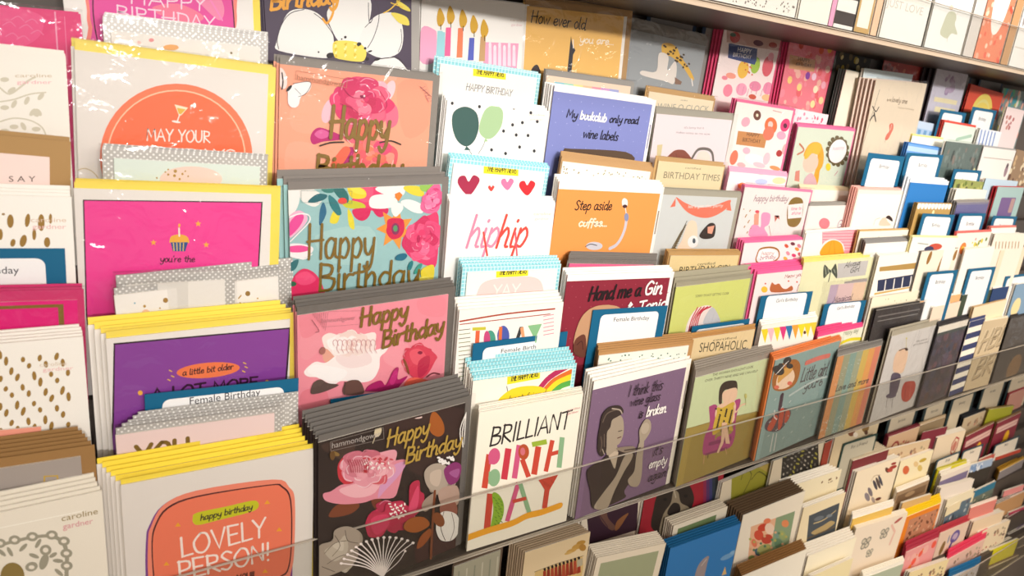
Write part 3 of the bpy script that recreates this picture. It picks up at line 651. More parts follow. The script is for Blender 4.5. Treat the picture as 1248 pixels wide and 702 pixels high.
p.ell(350,158,25,18,'E8443C'); p.poly([(638,120),(665,108),(682,125),(660,160),(642,140)], 'F2852C')
p.poly([(640 + (105 if i % 2 == 0 else 58)*math.sin(i*math.pi/7+.2), 310 - (120 if i % 2 == 0 else 62)*math.cos(i*math.pi/7+.2)) for i in range(14)], 'F29A3C')
p.poly([(625,175),(670,170),(685,200),(645,245),(620,215)], 'F5F3F0', True)
p.poly([(595,300),(600,262),(640,252),(685,262),(690,320),(665,360),(620,368),(592,330)], 'D42050', True); p.ell(642,312,22,32,'8A2A5C'); p.ell(642,310,12,18,'5A9A6A')
for c, q in [('F06A9E', [(780,200),(800,130),(850,70),(890,75),(885,200),(830,228)]), ('E0407E', [(820,110),(880,90),(885,180),(810,200)]), ('E63A70', [(695,400),(705,320),(760,270),(830,235),(880,240),(870,500),(820,515),(740,480),(700,440)]), ('F25C88', [(740,320),(820,280),(850,340),(800,420),(740,400)]), ('D42C62', [(790,300),(850,290),(850,400),(800,380)]), ('F27C9E', [(770,420),(840,420),(830,480),(770,470)])]: p.poly(q, c, True)
p.bloom(795,370,105,['E63A70','F25C88','D42C62','F478A0'],4,7,1.15,3); p.bloom(845,150,60,['F06A9E','E0407E','F490B8'],3,6,1.1,4); p.ell(768,366,8,22,'C01E58'); p.line([(830,130),(870,110)], 3, 'F8B8D0'); p.line([(810,380),(840,350),(830,320)], 3, 'C82C60')
for c, q in [('F7B7D2', [(45,330),(50,250),(100,210),(140,225),(155,260),(120,310),(60,360)]), ('E8489A', [(50,330),(60,270),(110,225),(135,245),(110,300),(60,350)]), ('F6EDEE', [(45,400),(110,392),(180,410),(180,440),(130,475),(55,460)]), ('EC5098', [(50,410),(120,402),(175,420),(120,440),(50,436)]), ('2A6E74', [(45,550),(60,500),(105,480),(90,530)])]: p.poly(q, c, True)
p.line([(48,250),(110,228),(160,235),(165,270),(110,330),(60,380)], 7, 'F9F4F2'); p.line([(60,450),(130,478),(180,450)], 6, 'F9F4F2')
p.poly([(50,640),(90,560),(140,530),(200,560),(240,630),(240,700),(40,700)], 'E02C62', True); p.poly([(90,570),(150,545),(200,590),(150,620),(100,610)], 'EE4C7C', True); p.ell(72,614,22,14,'2A6A4A')
p.poly([(640,480),(650,455),(690,445),(705,462),(680,485)], '1F6E88', True); p.ell(722,515,12,30,'1F7A80',20); p.ell(765,530,12,36,'3A9A8A',35); p.poly([(780,540),(850,510),(845,600),(800,610)], 'E8D43A', True); p.ell(800,590,30,18,'EEDF5A')
p.line([(120,100),(400,103),(400,170),(120,165),(120,100)], 1.5, '5A7A78', False)
p.hand('Happy', 155, 478, 525, 468, 190, 15, 'G', 0.02); p.hand('Birthday', 215, 655, 770, 620, 150, 16, 'G', 0.02)
p = card(6, (362, 375), (556, 349), 'rose pink card with a white peony and gold Happy Birthday script', 'F092A0', n=4, back=(358, 362), env='6E6862', m=(.0072, .0088, 0), sleeve=True, th=.003)
p.Z(355, 345, 4.529)
for c, q in [('F098A4', [(50,300),(120,260),(180,330),(100,420),(50,400)]), ('EC8A98', [(50,150),(160,140),(150,260),(60,300)]), ('F29CA8', [(520,360),(640,320),(620,460),(520,440)]), ('EA8290', [(60,600),(180,580),(200,680),(60,690)]), ('EE8C9A', [(700,90),(840,75),(840,180),(720,170)])]: p.poly(q, c, True)
for c, q in [('F6E6E0', [(170,300),(210,275),(260,285),(330,270),(380,285),(460,272),(465,320),(450,380),(300,420),(190,400),(180,350)]), ('E8A894', [(175,375),(200,365),(260,430),(300,450),(230,450),(180,430)]),
    ('F9EFEC', [(72,485),(130,435),(190,440),(250,400),(330,390),(430,380),(530,350),(520,380),(490,410),(485,470),(450,530),(390,548),(280,540),(240,558),(200,550),(150,522),(90,515)]), ('F3DEDC', [(250,400),(330,370),(420,380),(440,440),(330,470),(260,440)]), ('FBF6F4', [(90,480),(140,450),(300,480),(280,530),(200,540),(120,510)])]: p.poly(q, c, True)
p.bloom(320,335,115,['F6E6E0','F0D8D0','FAF2EE','E8C4BA'],3,8,.5,8); p.bloom(700,420,90,['D84058','E85A6C','C02C4C','F0808A'],4,7,.95,9)
for i in range(9): p.line([(235+i*26,345),(228+i*26,325),(240+i*26,310),(255+i*26,325),(250+i*26,360),(262+i*26,385)], 2, 'C9828A')
p.ell(170,372,16,22,'A86A62',20)
for c, q in [('5E4A44', [(105,605),(120,550),(160,530),(200,550),(260,560),(200,590),(140,608)]), ('6A4A42', [(285,610),(300,545),(370,535),(400,590),(380,612)])]: p.poly(q, c, True)
p.line([(295,545),(290,612)], 6, '54403A')
for c, q in [('B02066', [(410,585),(430,560),(490,535),(520,560),(560,480),(590,465),(585,530),(640,510),(600,560),(560,590),(420,595)]), ('C8307A', [(540,540),(570,480),(585,500),(560,560)]), ('D84058', [(620,420),(640,370),(690,345),(740,350),(800,400),(790,430),(750,500),(700,530),(650,500),(640,440)]), ('E85A6C', [(650,380),(700,360),(740,400),(720,450),(670,440)]), ('C02C4C', [(700,430),(760,400),(750,480),(700,520)]), ('F26A54', [(620,560),(660,520),(740,530),(800,560),(790,580),(640,590)]), ('8A4A2C', [(615,420),(630,430),(650,490),(640,495)])]: p.poly(q, c, True)
p.ell(708,382,14,9,'8A1C3C'); p.line([(745,515),(780,495),(815,500)], 7, '6A2A30')
for i in range(9): p.line([(105+i*12,140+i*2),(120+i*8,180+i*10)], 1.6, 'B06672')
p.line([(110,200),(150,260),(130,270)], 3, '9A5662'); p.line([(170,155),(400,150)], 1.6, 'C07A84', False); p.line([(170,240),(370,225)], 1.6, 'C07A84', False); p.type('hammondgower', 165, 218, 350, 200, 24, 'C9848E')
p.hand('Happy', 378, 240, 640, 188, 100, 15, 'G', 0.06); p.hand('Birthday', 498, 358, 838, 268, 95, 15, 'G', 0.06)
p = divider(6.3, (403, 487), (540, 467), 'blue framed blank-topped label above the black flower card stack', '', full=.12, mt=.0055, ms=.008)
p = card(8, (388, 532), (576, 482), 'black card with painted pink and cream flowers and gold Happy Birthday', '2C201E', n=7, back=(368, 502), env='6F6A65', m=(.0062, .0085, 0), sleeve=True, th=.0025, ymax=6)
p.Z(375, 480, 3.162)
for c, q in [('3A2624', [(300,100),(600,60),(600,300),(400,300)]), ('43302A', [(50,200),(180,180),(150,260)]), ('402222', [(420,560),(560,520),(560,690),(440,690)])]: p.poly(q, c, True)
for c, q in [('7A3E24', [(80,470),(110,430),(170,415),(200,430),(170,460),(110,475)]), ('6E3420', [(245,410),(280,405),(290,440),(262,445)]), ('A85A20', [(475,80),(495,72),(522,110),(525,150),(500,165),(470,140)]),
    ('C8303E', [(115,300),(120,265),(150,235),(190,232),(200,300),(210,350),(160,355),(125,335)]), ('E8A0AC', [(150,260),(200,235),(260,230),(335,215),(340,250),(310,300),(200,310)]), ('E28C9C', [(60,385),(90,375),(130,350),(170,345),(230,310),(300,290),(330,260),(380,255),(365,300),(350,360),(330,400),(260,405),(210,420),(130,425),(70,412)]), ('F0B4BC', [(120,370),(200,340),(290,300),(260,380),(180,400)]), ('D89AC0', [(290,320),(330,275),(380,262),(355,310),(300,370),(270,400)]), ('C86A86', [(150,290),(190,250),(230,290),(200,340),(160,330)])]: p.poly(q, c, True)
p.bloom(230,290,105,['E28C9C','F0B4BC','C86A7C','E8A0AC','C8303E'],4,8,.6,11); p.bloom(330,470,85,['B8284A','D03A60','A02040'],2,8,.7,12); p.bloom(510,330,55,['B4A494','CBB8A6','9A8A7C'],3,6,1.1,13); p.bloom(115,620,75,['A09282','B8AC9A','8A7C6C','C9BEAC'],3,7,.9,14)
for i in range(22): p.ell(215 + (i*29) % 110, 245 + (i*17) % 50, 7, 3, 'F8E6E2' if i % 3 else 'C83A48', i*37)
for i in range(9): p.line([(150+i*9,250),(160+i*9,275),(165+i*8,300)], 2, 'A82A3C')
for c, q in [('B8284A', [(220,490),(240,455),(290,450),(300,420),(360,408),(385,430),(390,350),(425,330),(430,370),(445,385),(440,430),(405,470),(370,490),(310,510),(280,545),(235,548),(222,520)]), ('D03A60', [(240,480),(300,460),(310,500),(260,540)]), ('D8486C', [(385,440),(420,350),(425,400),(410,450)]), ('C83458', [(310,430),(360,415),(350,440)])]: p.poly(q, c, True)
for i in range(24): p.ell(312 + (i*23) % 62, 420 + (i*31) % 55, 6, 3, 'F6ECE4', i*50)
for c, q in [('B4A494', [(445,300),(470,270),(510,265),(540,290),(530,360),(490,380),(455,350)]), ('8C3070', [(520,290),(560,260),(588,275),(575,330),(540,345)]), ('A85A94', [(540,300),(580,285),(570,320)]), ('CBB8A6', [(470,300),(510,290),(500,350),(470,340)]), ('B89A8A', [(500,370),(570,350),(575,420),(520,440)]), ('A08C7C', [(435,430),(450,400),(490,375),(480,420),(450,450)]), ('9A5C4C', [(505,430),(560,410),(570,460),(520,470)])]: p.poly(q, c, True)
for i in range(16): p.ell(500 + (i*13) % 60, 242 + (i*7) % 28, 7, 4, 'F6F0EA', i*30)
p.poly([(490,500),(495,470),(520,448),(560,455),(578,480),(575,530),(550,560),(510,560),(492,530)], 'F4EEE6', True); p.line([(520,450),(508,510),(525,560)], 2.5, '4A3830'); p.line([(550,455),(560,510),(545,560)], 2, '4A3830')
p.line([(485,370),(480,440),(475,520),(470,630)], 9, '7A3E20'); p.poly([(365,505),(390,475),(440,470),(465,500),(420,528),(380,525)], 'A85A22', True); p.poly([(415,590),(430,545),(465,515),(470,540),(440,580)], '9A4E1E', True); p.ell(500,480,20,30,'8A4820',-30)
for c, q in [('A09282', [(30,640),(40,580),(90,560),(100,520),(150,505),(200,530),(205,570),(170,600),(180,640),(120,680),(40,700)]), ('B8AC9A', [(60,600),(110,570),(140,540),(150,600),(100,640)]), ('C9BEAC', [(90,580),(130,560),(130,600)])]: p.poly(q, c, True)
for q in [[(60,610),(100,570),(150,560)],[(70,650),(120,620),(170,610)],[(100,540),(120,580),(90,620)],[(140,520),(150,560),(190,570)],[(50,660),(100,680)]]: p.line(q, 2, '4A3C34')
for i in range(15):
    a = math.radians(200 + i*7.2); ex_, ey_ = 285+175*math.cos(a)*0.92, 700+150*math.sin(a)*1.02
    p.line([(285,700),((285+ex_)/2+8,(700+ey_)/2-12),(ex_+ (i-3)*3,ey_)], 3.6, 'F6EAE4'); p.ell(ex_+(i-3)*3, ey_, 6, 5, 'F6EAE4')
p.line([(300,680),(345,640),(370,600)], 3, 'F6EAE4'); p.ell(370,600,5,5,'F6EAE4')
for q in [[(585,190),(582,130),(605,68)],[(592,200),(590,140),(605,68)],[(598,190),(600,130),(606,70)]]: p.line(q, 4, 'F4EEE6')
p.ell(265,140,13,22,'D8C8A4',20); p.line([(265,130),(245,185)], 3, 'D8C8A4')
p.line([(82,180),(285,125),(288,168),(84,215),(82,180)], 1.5, '9A8C84', False); p.type('hammondgower', 88, 205, 275, 158, 22, 'B8AEA6')
p.hand('Happy', 298, 200, 460, 150, 62, 8, 'g', 0.12); p.hand('Birthday', 370, 265, 585, 200, 60, 8, 'g', 0.1)
p.ell(100,225,18,8,'8A6A34',20); p.ell(90,232,10,18,'6A4A24'); p.ell(415,85,20,6,'E8C8C0')

# =================================================================== WHITE CARDS AND AQUA ENVELOPES
p = card(0, (514, -12), (645, 6), 'white card with five painted candles and a pink cake', 'F6F2EC', n=3, back=(508, -14))
p.Z(310, 0, 2.924).poly([(596,100),(640,105),(650,130),(640,220),(590,215)], 'F2A9C8', True); p.poly([(655,112),(680,115),(678,210),(648,205)], '9FD6DE')
p.poly([(820,150),(942,155),(935,245),(815,235)], 'F4A6C4'); 
for i in range(6): p.poly([(835+i*17,165),(845+i*17,166),(846+i*17,236),(834+i*17,235)], 'F9D9E6'); p.ell(840+i*17,160+ (i%2)*10,5,10,'F9E4EE')
for x, c, y0, y1 in [(662,'9FD6DE',110,205),(692,'F2699C',98,200),(735,'F0835C',100,205),(775,'5A66C0',135,215),(815,'C9A070',130,218)]:
    p.poly([(x-9,y0),(x+9,y0),(x+6,y1),(x-15,y1)], c)
for x, y in [(664,60),(700,52),(744,65),(783,85),(820,100)]: p.poly([(x-3,y-32),(x+14,y+5),(x+4,y+32),(x-10,y+30),(x-14,y)], 'D8A83A', True); p.line([(x,y+28),(x,y+45)], 3, '3A2A22', False)
p.type('caroline', 912, 75, 965, 78, 9, 'D8C4B4'); p.type('gardner', 915, 92, 955, 94, 9, 'E4C4C4')
HN = 'THE HAPPY NEWS'
def yellow_tag(p, x0, y0, x1, y1, h):
    dx, dy = (x1-x0), (y1-y0); p.poly([(x0,y0),(x1,y1),(x1-h*.04,y1+h),(x0-h*.04,y0+h)], 'F2E22A')
    p.hand(HN, x0+dx*.08, y0+dy*.08+h*.75, x0+dx*.93, y0+dy*.93+h*.75, h*.5, h*.075, '2A2A24', 0.1)
p = card(1, (533, 70), (660, 90), 'white HAPPY BIRTHDAY card with yellow tag in an aqua grid envelope, topmost', 'F3F0EA', n=2, back=(530, 67), env='aquagrid', m=(.0055, .0052, .004))
p.Z(310, 0, 2.924); yellow_tag(p, 792, 238, 908, 252, 34); p.hand('HAPPY BIRTHDAY', 765, 322, 928, 345, 24, 3, '8C8A88', 0.1)
p = card(2, (545, 122), (670, 138), 'white card with a dark green and a pale green balloon', 'F5F2EC', n=4, back=(540, 112), th=.002, edge='FFFFFF')
p.Z(310, 0, 2.924).poly([(705,450),(710,400),(750,380),(790,400),(800,450),(785,500),(755,522),(722,500)], '3E5F5A', True); p.poly([(748,535),(756,520),(770,535)], '3E5F5A'); p.line([(762,530),(775,550)], 2, '3E5F5A')
p.poly([(800,460),(820,395),(855,375),(885,395),(880,450),(850,490),(820,492)], 'A9C898', True); p.line([(825,492),(815,520),(798,548)], 2, '555A50'); p.poly([(818,505),(824,490),(832,504)], 'A9C898')
for x, y in [(925,385),(802,380),(705,368),(955,437),(920,445),(888,467),(933,481),(975,483),(945,524),(845,534),(895,547),(997,538),(985,402),(1008,433)]: p.ell(x, y, 5, 6, '3A3A3E')
p.type('caroline', 978, 412, 1035, 414, 8, 'D8C4B4'); p.type('gardner', 982, 428, 1030, 430, 8, 'E4C4C4')
p = card(3, (549, 190), (671, 203), 'aqua edged card with four red and pink hearts and a yellow tag', 'F6F2EE', n=3, back=(547, 186), env='aquagrid', m=(.007, .006, .005), th=.0022)
p.Z(310, 0, 2.924); yellow_tag(p, 832, 585, 955, 595, 34)
def heart(p, x, y, s_, c): p.poly([(x,y+s_),(x-s_*.95,y),(x-s_*.9,y-s_*.7),(x-s_*.35,y-s_*.85),(x,y-s_*.3),(x+s_*.45,y-s_*.9),(x+s_,y-s_*.6),(x+s_*.85,y)], c, True)
heart(p, 778, 660, 38, 'A82C4C'); heart(p, 858, 672, 11, 'E0443C'); heart(p, 915, 657, 22, 'F07AA4'); heart(p, 985, 670, 28, 'DC2C34')
p = card(4, (548, 245), (677, 247), 'white card with pink and red handwriting reading hip hip', 'F5F1EB', n=4, back=(545, 236), edge='FFFFFF', th=.002)
p.Z(330, 200, 2.70); p.hand('hip', 640, 275, 745, 272, 105, 9, 'E88AA8', 0.2); p.hand('hip', 738, 275, 838, 272, 105, 9, 'DC4A40', 0.2); p.line([(700,225),(712,300)], 7, 'DC4A40'); p.line([(805,225),(810,300)], 6, 'E05A6A')
p.type('caroline', 865, 168, 922, 168, 9, 'D8C4B4'); p.type('gardner', 868, 184, 915, 184, 9, 'E4C4C4')
p = card(5, (564, 326), (685, 322), 'aqua edged card with a pale pink cake blob and yellow tag', 'F4EFE8', n=4, back=(560, 314), env='aquagrid', m=(.0055, .0052, .006), th=.0028)
p.Z(545, 300, 3.51); p.poly([(145,215),(170,160),(230,138),(340,128),(410,140),(432,190),(432,260),(140,260)], 'F2CDC8', True); yellow_tag(p, 232, 90, 368, 82, 44); p.hand('YAY', 215, 215, 330, 208, 48, 7, 'F6E2DC', 0)
p = card(6, (560, 378), (687, 368), 'white card with a brown line and patchwork letters reading TODAY', 'F5EFE6', n=5, back=(554, 362), edge='FFFDF8', th=.0028)
p.Z(545, 300, 3.51); p.line([(55,322),(250,290),(460,268)], 7, 'A8402C', True); p.line([(55,335),(250,312),(440,290)], 4, 'A8402C', True)
p.poly([(108,348),(165,345),(165,358),(108,362)], 'C9C23A'); p.poly([(122,362),(140,361),(136,425),(118,428)], 'E0643C')
p.ell(185,398,22,38,'4A9A84'); p.ell(170,400,14,38,'C84A7C'); p.ell(240,385,26,45,'4A5AA8'); p.poly([(222,345),(236,345),(232,425),(218,425)], 'E0703C')
p.poly([(285,420),(310,345),(325,345),(300,420)], '3A3A3A'); p.poly([(312,350),(326,345),(335,410),(322,412)], 'F0A070'); p.poly([(345,340),(405,332),(375,400)], '8ABE8A'); p.line([(375,385),(378,410)], 8, '8ABE8A')
for i in range(6): p.line([(412,300+i*16),(455,292+i*16)], 3, 'E87A90', False)
for i in range(16): p.line([(50,360+i*18),(98,354+i*18)], 3, '8A9468' if i % 2 else '6A6A50', False)
p = divider(6.3, (577, 419), (692, 404), 'blue framed Female Birthday label behind the rainbow card', '', full=.11, mt=.0065, ms=.0125)
p.Z(545, 300, 3.51).type('Female Birthday', 230, 458, 420, 432, 17, '2B2A30')
p = card(7, (577, 459), (704, 443), 'rainbow card with yellow sun in an aqua grid envelope stack', 'F6F0E2', n=6, back=(568, 437), env='aquagrid', m=(.0052, .0065, .0), th=.0026)
p.Z(545, 300, 3.51); 
for dx, c in [(0,'B82C5C'),(24,'E0702C'),(40,'F2D82C'),(62,'5AAA4A')]: p.line([(395+dx,610+dx*.2),(440+dx*.8,560+dx*.6),(520+dx*.4,512+dx*1.1)], 24, c)
p.poly([(225,680),(260,620),(340,598),(420,610),(460,680)], 'F4D42A', True); yellow_tag(p, 258, 548, 398, 522, 44); p.line([(255,600),(258,620)], 3, '555555'); p.hand('best friend', 262, 668, 420, 640, 26, 3, '6A5A2A', 0.1)
p = card(8, (584, 503), (711, 479), 'white card with patchwork letters reading BRILLIANT BIRTHDAY', 'F7EFDD', n=5, back=(583, 494), edge='FFFDF6', th=.0026)
p.Z(570, 470, 3.343)
p.hand('BRILLIANT', 88, 248, 415, 172, 74, 7.5, '2A2422', 0.06)
def bar(p, a, b, w_, c): 
    dx, dy = b[0]-a[0], b[1]-a[1]; L = math.hypot(dx, dy); nx, ny = -dy/L*w_/2, dx/L*w_/2
    p.poly([(a[0]-nx,a[1]-ny),(b[0]-nx,b[1]-ny),(b[0]+nx,b[1]+ny),(a[0]+nx,a[1]+ny)], c)
RD, PK, GN, LG = 'CC4A38', 'D45A84', '8EB48A', '9CB43A'
bar(p,(88,280),(68,418),24,RD); p.ell(108,288,24,34,PK,10); p.ell(108,375,24,36,GN,10); bar(p,(95,282),(92,320),12,PK); bar(p,(92,350),(90,400),12,GN)
bar(p,(166,256),(148,382),26,'CC3A4A'); bar(p,(210,242),(190,378),22,PK); p.ell(228,270,22,32,'B8502E'); bar(p,(222,300),(248,372),20,RD); p.ell(224,268,10,16,'D4707C')
bar(p,(288,248),(270,362),24,RD); bar(p,(262,240),(322,228),20,LG); bar(p,(345,222),(318,350),18,RD); bar(p,(335,280),(385,266),16,RD); bar(p,(385,210),(372,334),20,GN)
bar(p,(92,440),(78,585),26,RD); p.poly([(100,440),(125,442),(146,480),(144,530),(120,575),(92,585),(104,510)], '8CB432', True)
for i in range(22): p.line([(104+(i*11)%34,455+(i*23)%110),(110+(i*11)%34,460+(i*23)%110)], 2.5, '4E7A22', False)
bar(p,(206,395),(160,552),18,PK); bar(p,(212,395),(252,522),18,GN); bar(p,(182,472),(238,458),14,RD); p.poly([(288,384),(368,362),(330,430),(318,432)], RD); bar(p,(326,400),(312,500),20,RD)
for i in range(10): p.line([(305+(i*7)%45,385+(i*5)%25),(308+(i*7)%45,392+(i*5)%25)], 1.5, '8A2A1E', False)
p.line([(-10,622),(80,590),(180,560),(240,530),(300,515),(375,488)], 26, 'F0A82C')
p.type('caroline', 405, 104, 458, 92, 9, 'E0B8B4'); p.type('gardner', 405, 118, 450, 108, 9, 'E0A0A4')

# =================================================================== COLUMN OF COLOURED CARDS WITH WHITE SCRIPT (fourth)
p = card(0, (641, -2), (772, 13), 'amber card with handwriting How ever old, in clear film at the top edge', 'F3C069', n=2, back=(638, -6), env='B58E5C', m=(.0075, .0085, 0), sleeve=True)
p.Z(640, 0, 3.51).lrect(p.w-.0045, 0, p.w, .3, 'F4EEE6'); p.lrect(0, 0, .002, .3, 'F4EEE6')
p.hand('How ever old', 24, 95, 258, 128, 52, 5, '2E2620', 0.12); p.hand('you are...', 232, 182, 380, 192, 30, 5, 'FBEBD4', 0.12)
p.poly([(196,155),(202,190),(215,215),(205,235),(198,310),(180,310),(188,230)], '2E2A30'); p.line([(205,170),(206,205)], 5, 'F4EEE6'); p.poly([(25,310),(35,285),(52,277),(64,300),(62,312)], '33262A', True)
p = card(1, (667, 86), (774, 101), 'rainbow striped card in a silver envelope above the bookclub card', 'F6D9C0', n=3, back=(664, 83), env='9C9892', m=(.005, .006, 0), sleeve=True)
for i, c in enumerate(['8FD0E0','A9E0CC','F4E89A','F8C8A0','F4A0B0','D8A8D8','A8B0E0']): p.lrect(.012+i*.014, .006, .027+i*.014, .2, c)
p = card(2, (676, 104), (800, 122), 'periwinkle card reading My bookclub only read wine labels', '8088C4', n=5, back=(664, 100), edge='F6F2EE', th=.0028)
p.Z(640, 0, 3.51).lrect(0, 0, p.w, .0062, 'F8F5F1'); p.lrect(p.w-.0055, 0, p.w, .3, 'F6F2EE'); p.lrect(p.w-.0038, .03, p.w-.0015, .06, '9A98B0')
for i in range(9):
    for j in range(7): p.lell(.008+i*.0165+(j%2)*.008, .014+j*.013, .0007, .0007, 'A4AAD8', 6)
p.hand('My', 175, 500, 222, 508, 34, 5, '23202C', .12); p.hand('bookclub', 232, 508, 345, 522, 34, 7, 'F6F4F6', .12); p.hand('only read', 358, 523, 482, 530, 32, 4.5, '23202C', .12)
p.hand('wine labels', 245, 588, 395, 602, 38, 4.5, '23202C', .12); p.poly([(160,700),(165,640),(200,636),(430,650),(442,700)], '5A4636', True)
p = card(3, (685, 192), (797, 206), 'kraft edged dotted card stack above the orange coffee card', 'F4EEE0', n=5, back=(684, 184), env='C29A6A', m=(.004, .0045, .002), th=.0022)
p.speckle(120, .004, .004, p.w-.004, .04, .0008, .001, ['8A7A5A'], 5)
p = card(4, (682, 221), (810, 228), 'orange card reading Step aside coffee', 'F29A50', n=4, back=(677, 212), edge='FBF7F0', th=.003)
p.Z(660, 180, 3.19).lrect(0, 0, p.w, .0085, 'FBF7F1'); p.lrect(p.w-.0055, 0, p.w, .3, 'F8F4EE'); p.lrect(p.w-.0038, .03, p.w-.0015, .06, '9A8A7A')
p.hand('Step aside', 128, 242, 272, 242, 36, 5, '2A221C', .12); p.hand('coffee...', 142, 306, 255, 305, 30, 6, 'FBE4CC', .12)
p.poly([(313,205),(322,196),(334,205),(334,225),(324,236),(314,225)], 'EDE4E0', True); p.ell(324,228,9,7,'4A2A2C'); p.line([(326,236),(330,262)], 4, 'E8E2E4'); p.line([(332,262),(325,310),(310,350),(290,378),(265,392)], 13, 'C8C4CE'); p.ell(330,270,9,16,'8A90B0'); p.ell(205,382,32,16,'C9C6CE'); p.line([(170,385),(190,375),(215,380)], 3, '3A3A40')
p = card(5, (692, 318), (800, 320), 'bright pink card stack in grey envelopes above the red gin card', 'F0689A', n=6, back=(695, 306), env='7C7670', m=(.003, .0035, .003), th=.0026, sleeve=True)
p = card(6, (692, 335), (822, 331), 'dark red card reading Hand me a Gin', '8C2638', n=4, back=(687, 326), edge='FBF5F0', th=.003)
p.Z(660, 180, 3.19).lrect(0, 0, p.w, .0075, 'FBF7F3'); p.lrect(p.w-.0055, 0, p.w, .3, 'F4ECE8')
for i in range(10):
    for j in range(9): p.lell(.008+i*.0152+(j%2)*.0075, .014+j*.0125, .0007, .0007, 'A84A58', 6)
p.hand('Hand me a', 180, 595, 382, 575, 52, 8, '241418', .14); p.hand('Gin', 396, 572, 465, 566, 50, 8, 'F8EEEA', .14); p.hand('& Tonic', 322, 642, 480, 618, 36, 7, 'F8EEEA', .14)
p.poly([(150,700),(165,655),(210,620),(260,610),(310,625),(320,640),(240,660),(210,720)], 'C89A78', True); p.Z(660,360,3.51).poly([(135,200),(160,110),(200,60),(260,40),(330,50),(300,90),(240,110),(215,160),(200,250),(150,250)], 'C49672', True); p.poly([(135,210),(150,180),(185,170),(185,260),(140,250)], '6A3A2C', True); p.line([(150,210),(170,195),(175,230)], 4, '4A241C')
p = divider(6.3, (723, 378), (814, 372.5), 'large blue framed label reading Female Birthday in front of the red gin card', '', full=.13, mt=.0065, ms=.0125)
p.Z(660, 360, 3.51).type('Female Birthday', 308, 112, 460, 104, 17, '2B2A30')
p = card(7, (730, 430), (846, 417), 'green dotted card stack in kraft envelopes above the purple wine card', 'EFEDE0', n=6, back=(728, 416), env='BC8E5A', m=(.0038, .008, .001), th=.0026)
p.speckle(150, .003, .003, p.w-.003, .05, .0010, .0014, ['4E7A6A'], 6, .8)
p = card(8, (724, 465), (843, 437), 'mauve card of a woman lifting a wine glass, reading broken and empty again', '7F647E', n=5, back=(714, 450), edge='FBF5EC', th=.0032)
p.Z(700, 430, 3.343).lrect(0, 0, p.w, .0105, 'FCF6EC'); p.lrect(p.w-.008, .006, p.w, .3, 'F8EEDC'); p.lrect(p.w-.0028, .03, p.w-.0008, .07, '8A7A7A')
for i in range(11):
    for j in range(13): p.lell(.006+i*.0142+(j%2)*.007, .016+j*.0125, .0007, .0007, '93788E', 6)
p.hand('I think this', 215, 178, 355, 148, 42, 3.4, '2A1E26', .14); p.hand('wine glass', 222, 218, 345, 190, 34, 3.4, '2A1E26', .14); p.hand('is', 258, 266, 275, 260, 30, 4.5, '2A1E26', .14); p.hand('broken.', 288, 258, 372, 238, 36, 6, 'F8F0EA', .14)
p.hand("it's", 315, 420, 355, 408, 36, 3, '2A1E26', .14); p.hand('empty', 298, 470, 370, 450, 32, 4, 'F8F0EA', .14); p.hand('again!', 295, 525, 375, 498, 34, 2.8, '2A1E26', .14)
D, SK = '3C302C', 'A89884'
for c, q in [(D, [(92,400),(92,360),(100,300),(110,250),(140,218),(180,215),(195,240),(150,270),(120,330),(125,390),(108,420)]), ('6A5A50', [(110,260),(140,225),(180,220),(180,235),(140,255),(120,300)]),
    (SK, [(118,330),(130,275),(170,250),(192,262),(198,300),(193,340),(175,372),(140,372),(120,350)]), (SK, [(125,350),(165,365),(175,420),(168,480),(130,420)]), (D, [(48,500),(55,470),(110,432),(135,415),(160,470),(175,400),(215,390),(245,410),(235,500),(200,560),(200,590),(80,635),(62,560)]),
    (SK, [(78,620),(120,560),(165,500),(195,430),(215,405),(235,410),(225,440),(200,480),(160,560),(130,630),(90,635)]), (SK, [(262,310),(285,270),(305,275),(308,310),(290,345),(265,370),(262,345)]), (SK, [(262,360),(280,350),(275,420),(270,500),(255,540),(225,540),(215,515),(240,480),(248,420)]), ('8A7A6A', [(170,385),(235,378),(245,395),(220,408),(175,395)])]: p.poly(q, c, True)
p.poly([(96,405),(92,350),(100,300),(110,250),(140,218),(182,213),(197,240),(172,258),(150,272),(143,300),(130,320),(128,350),(126,395),(110,420)], D, True); p.line([(112,280),(130,245),(170,228)], 5, '6A5A4E'); p.line([(104,340),(108,370),(102,400)], 6, '5E4E44'); p.line([(118,330),(118,380)], 4, '6A5A4E'); p.poly([(135,418),(162,470),(176,402),(160,398)], 'C0AE98'); p.line([(175,318),(190,314)], 3, '3A2A26'); p.line([(172,345),(186,340)], 3.5, '5A2A28'); p.line([(150,225),(180,230),(190,245)], 5, 'B0A090'); p.line([(110,390),(118,410)], 4, 'A09080'); p.ell(284,305,16,24,'B8A894',20); p.line([(200,395),(265,385)], 4, '3A2E2A')

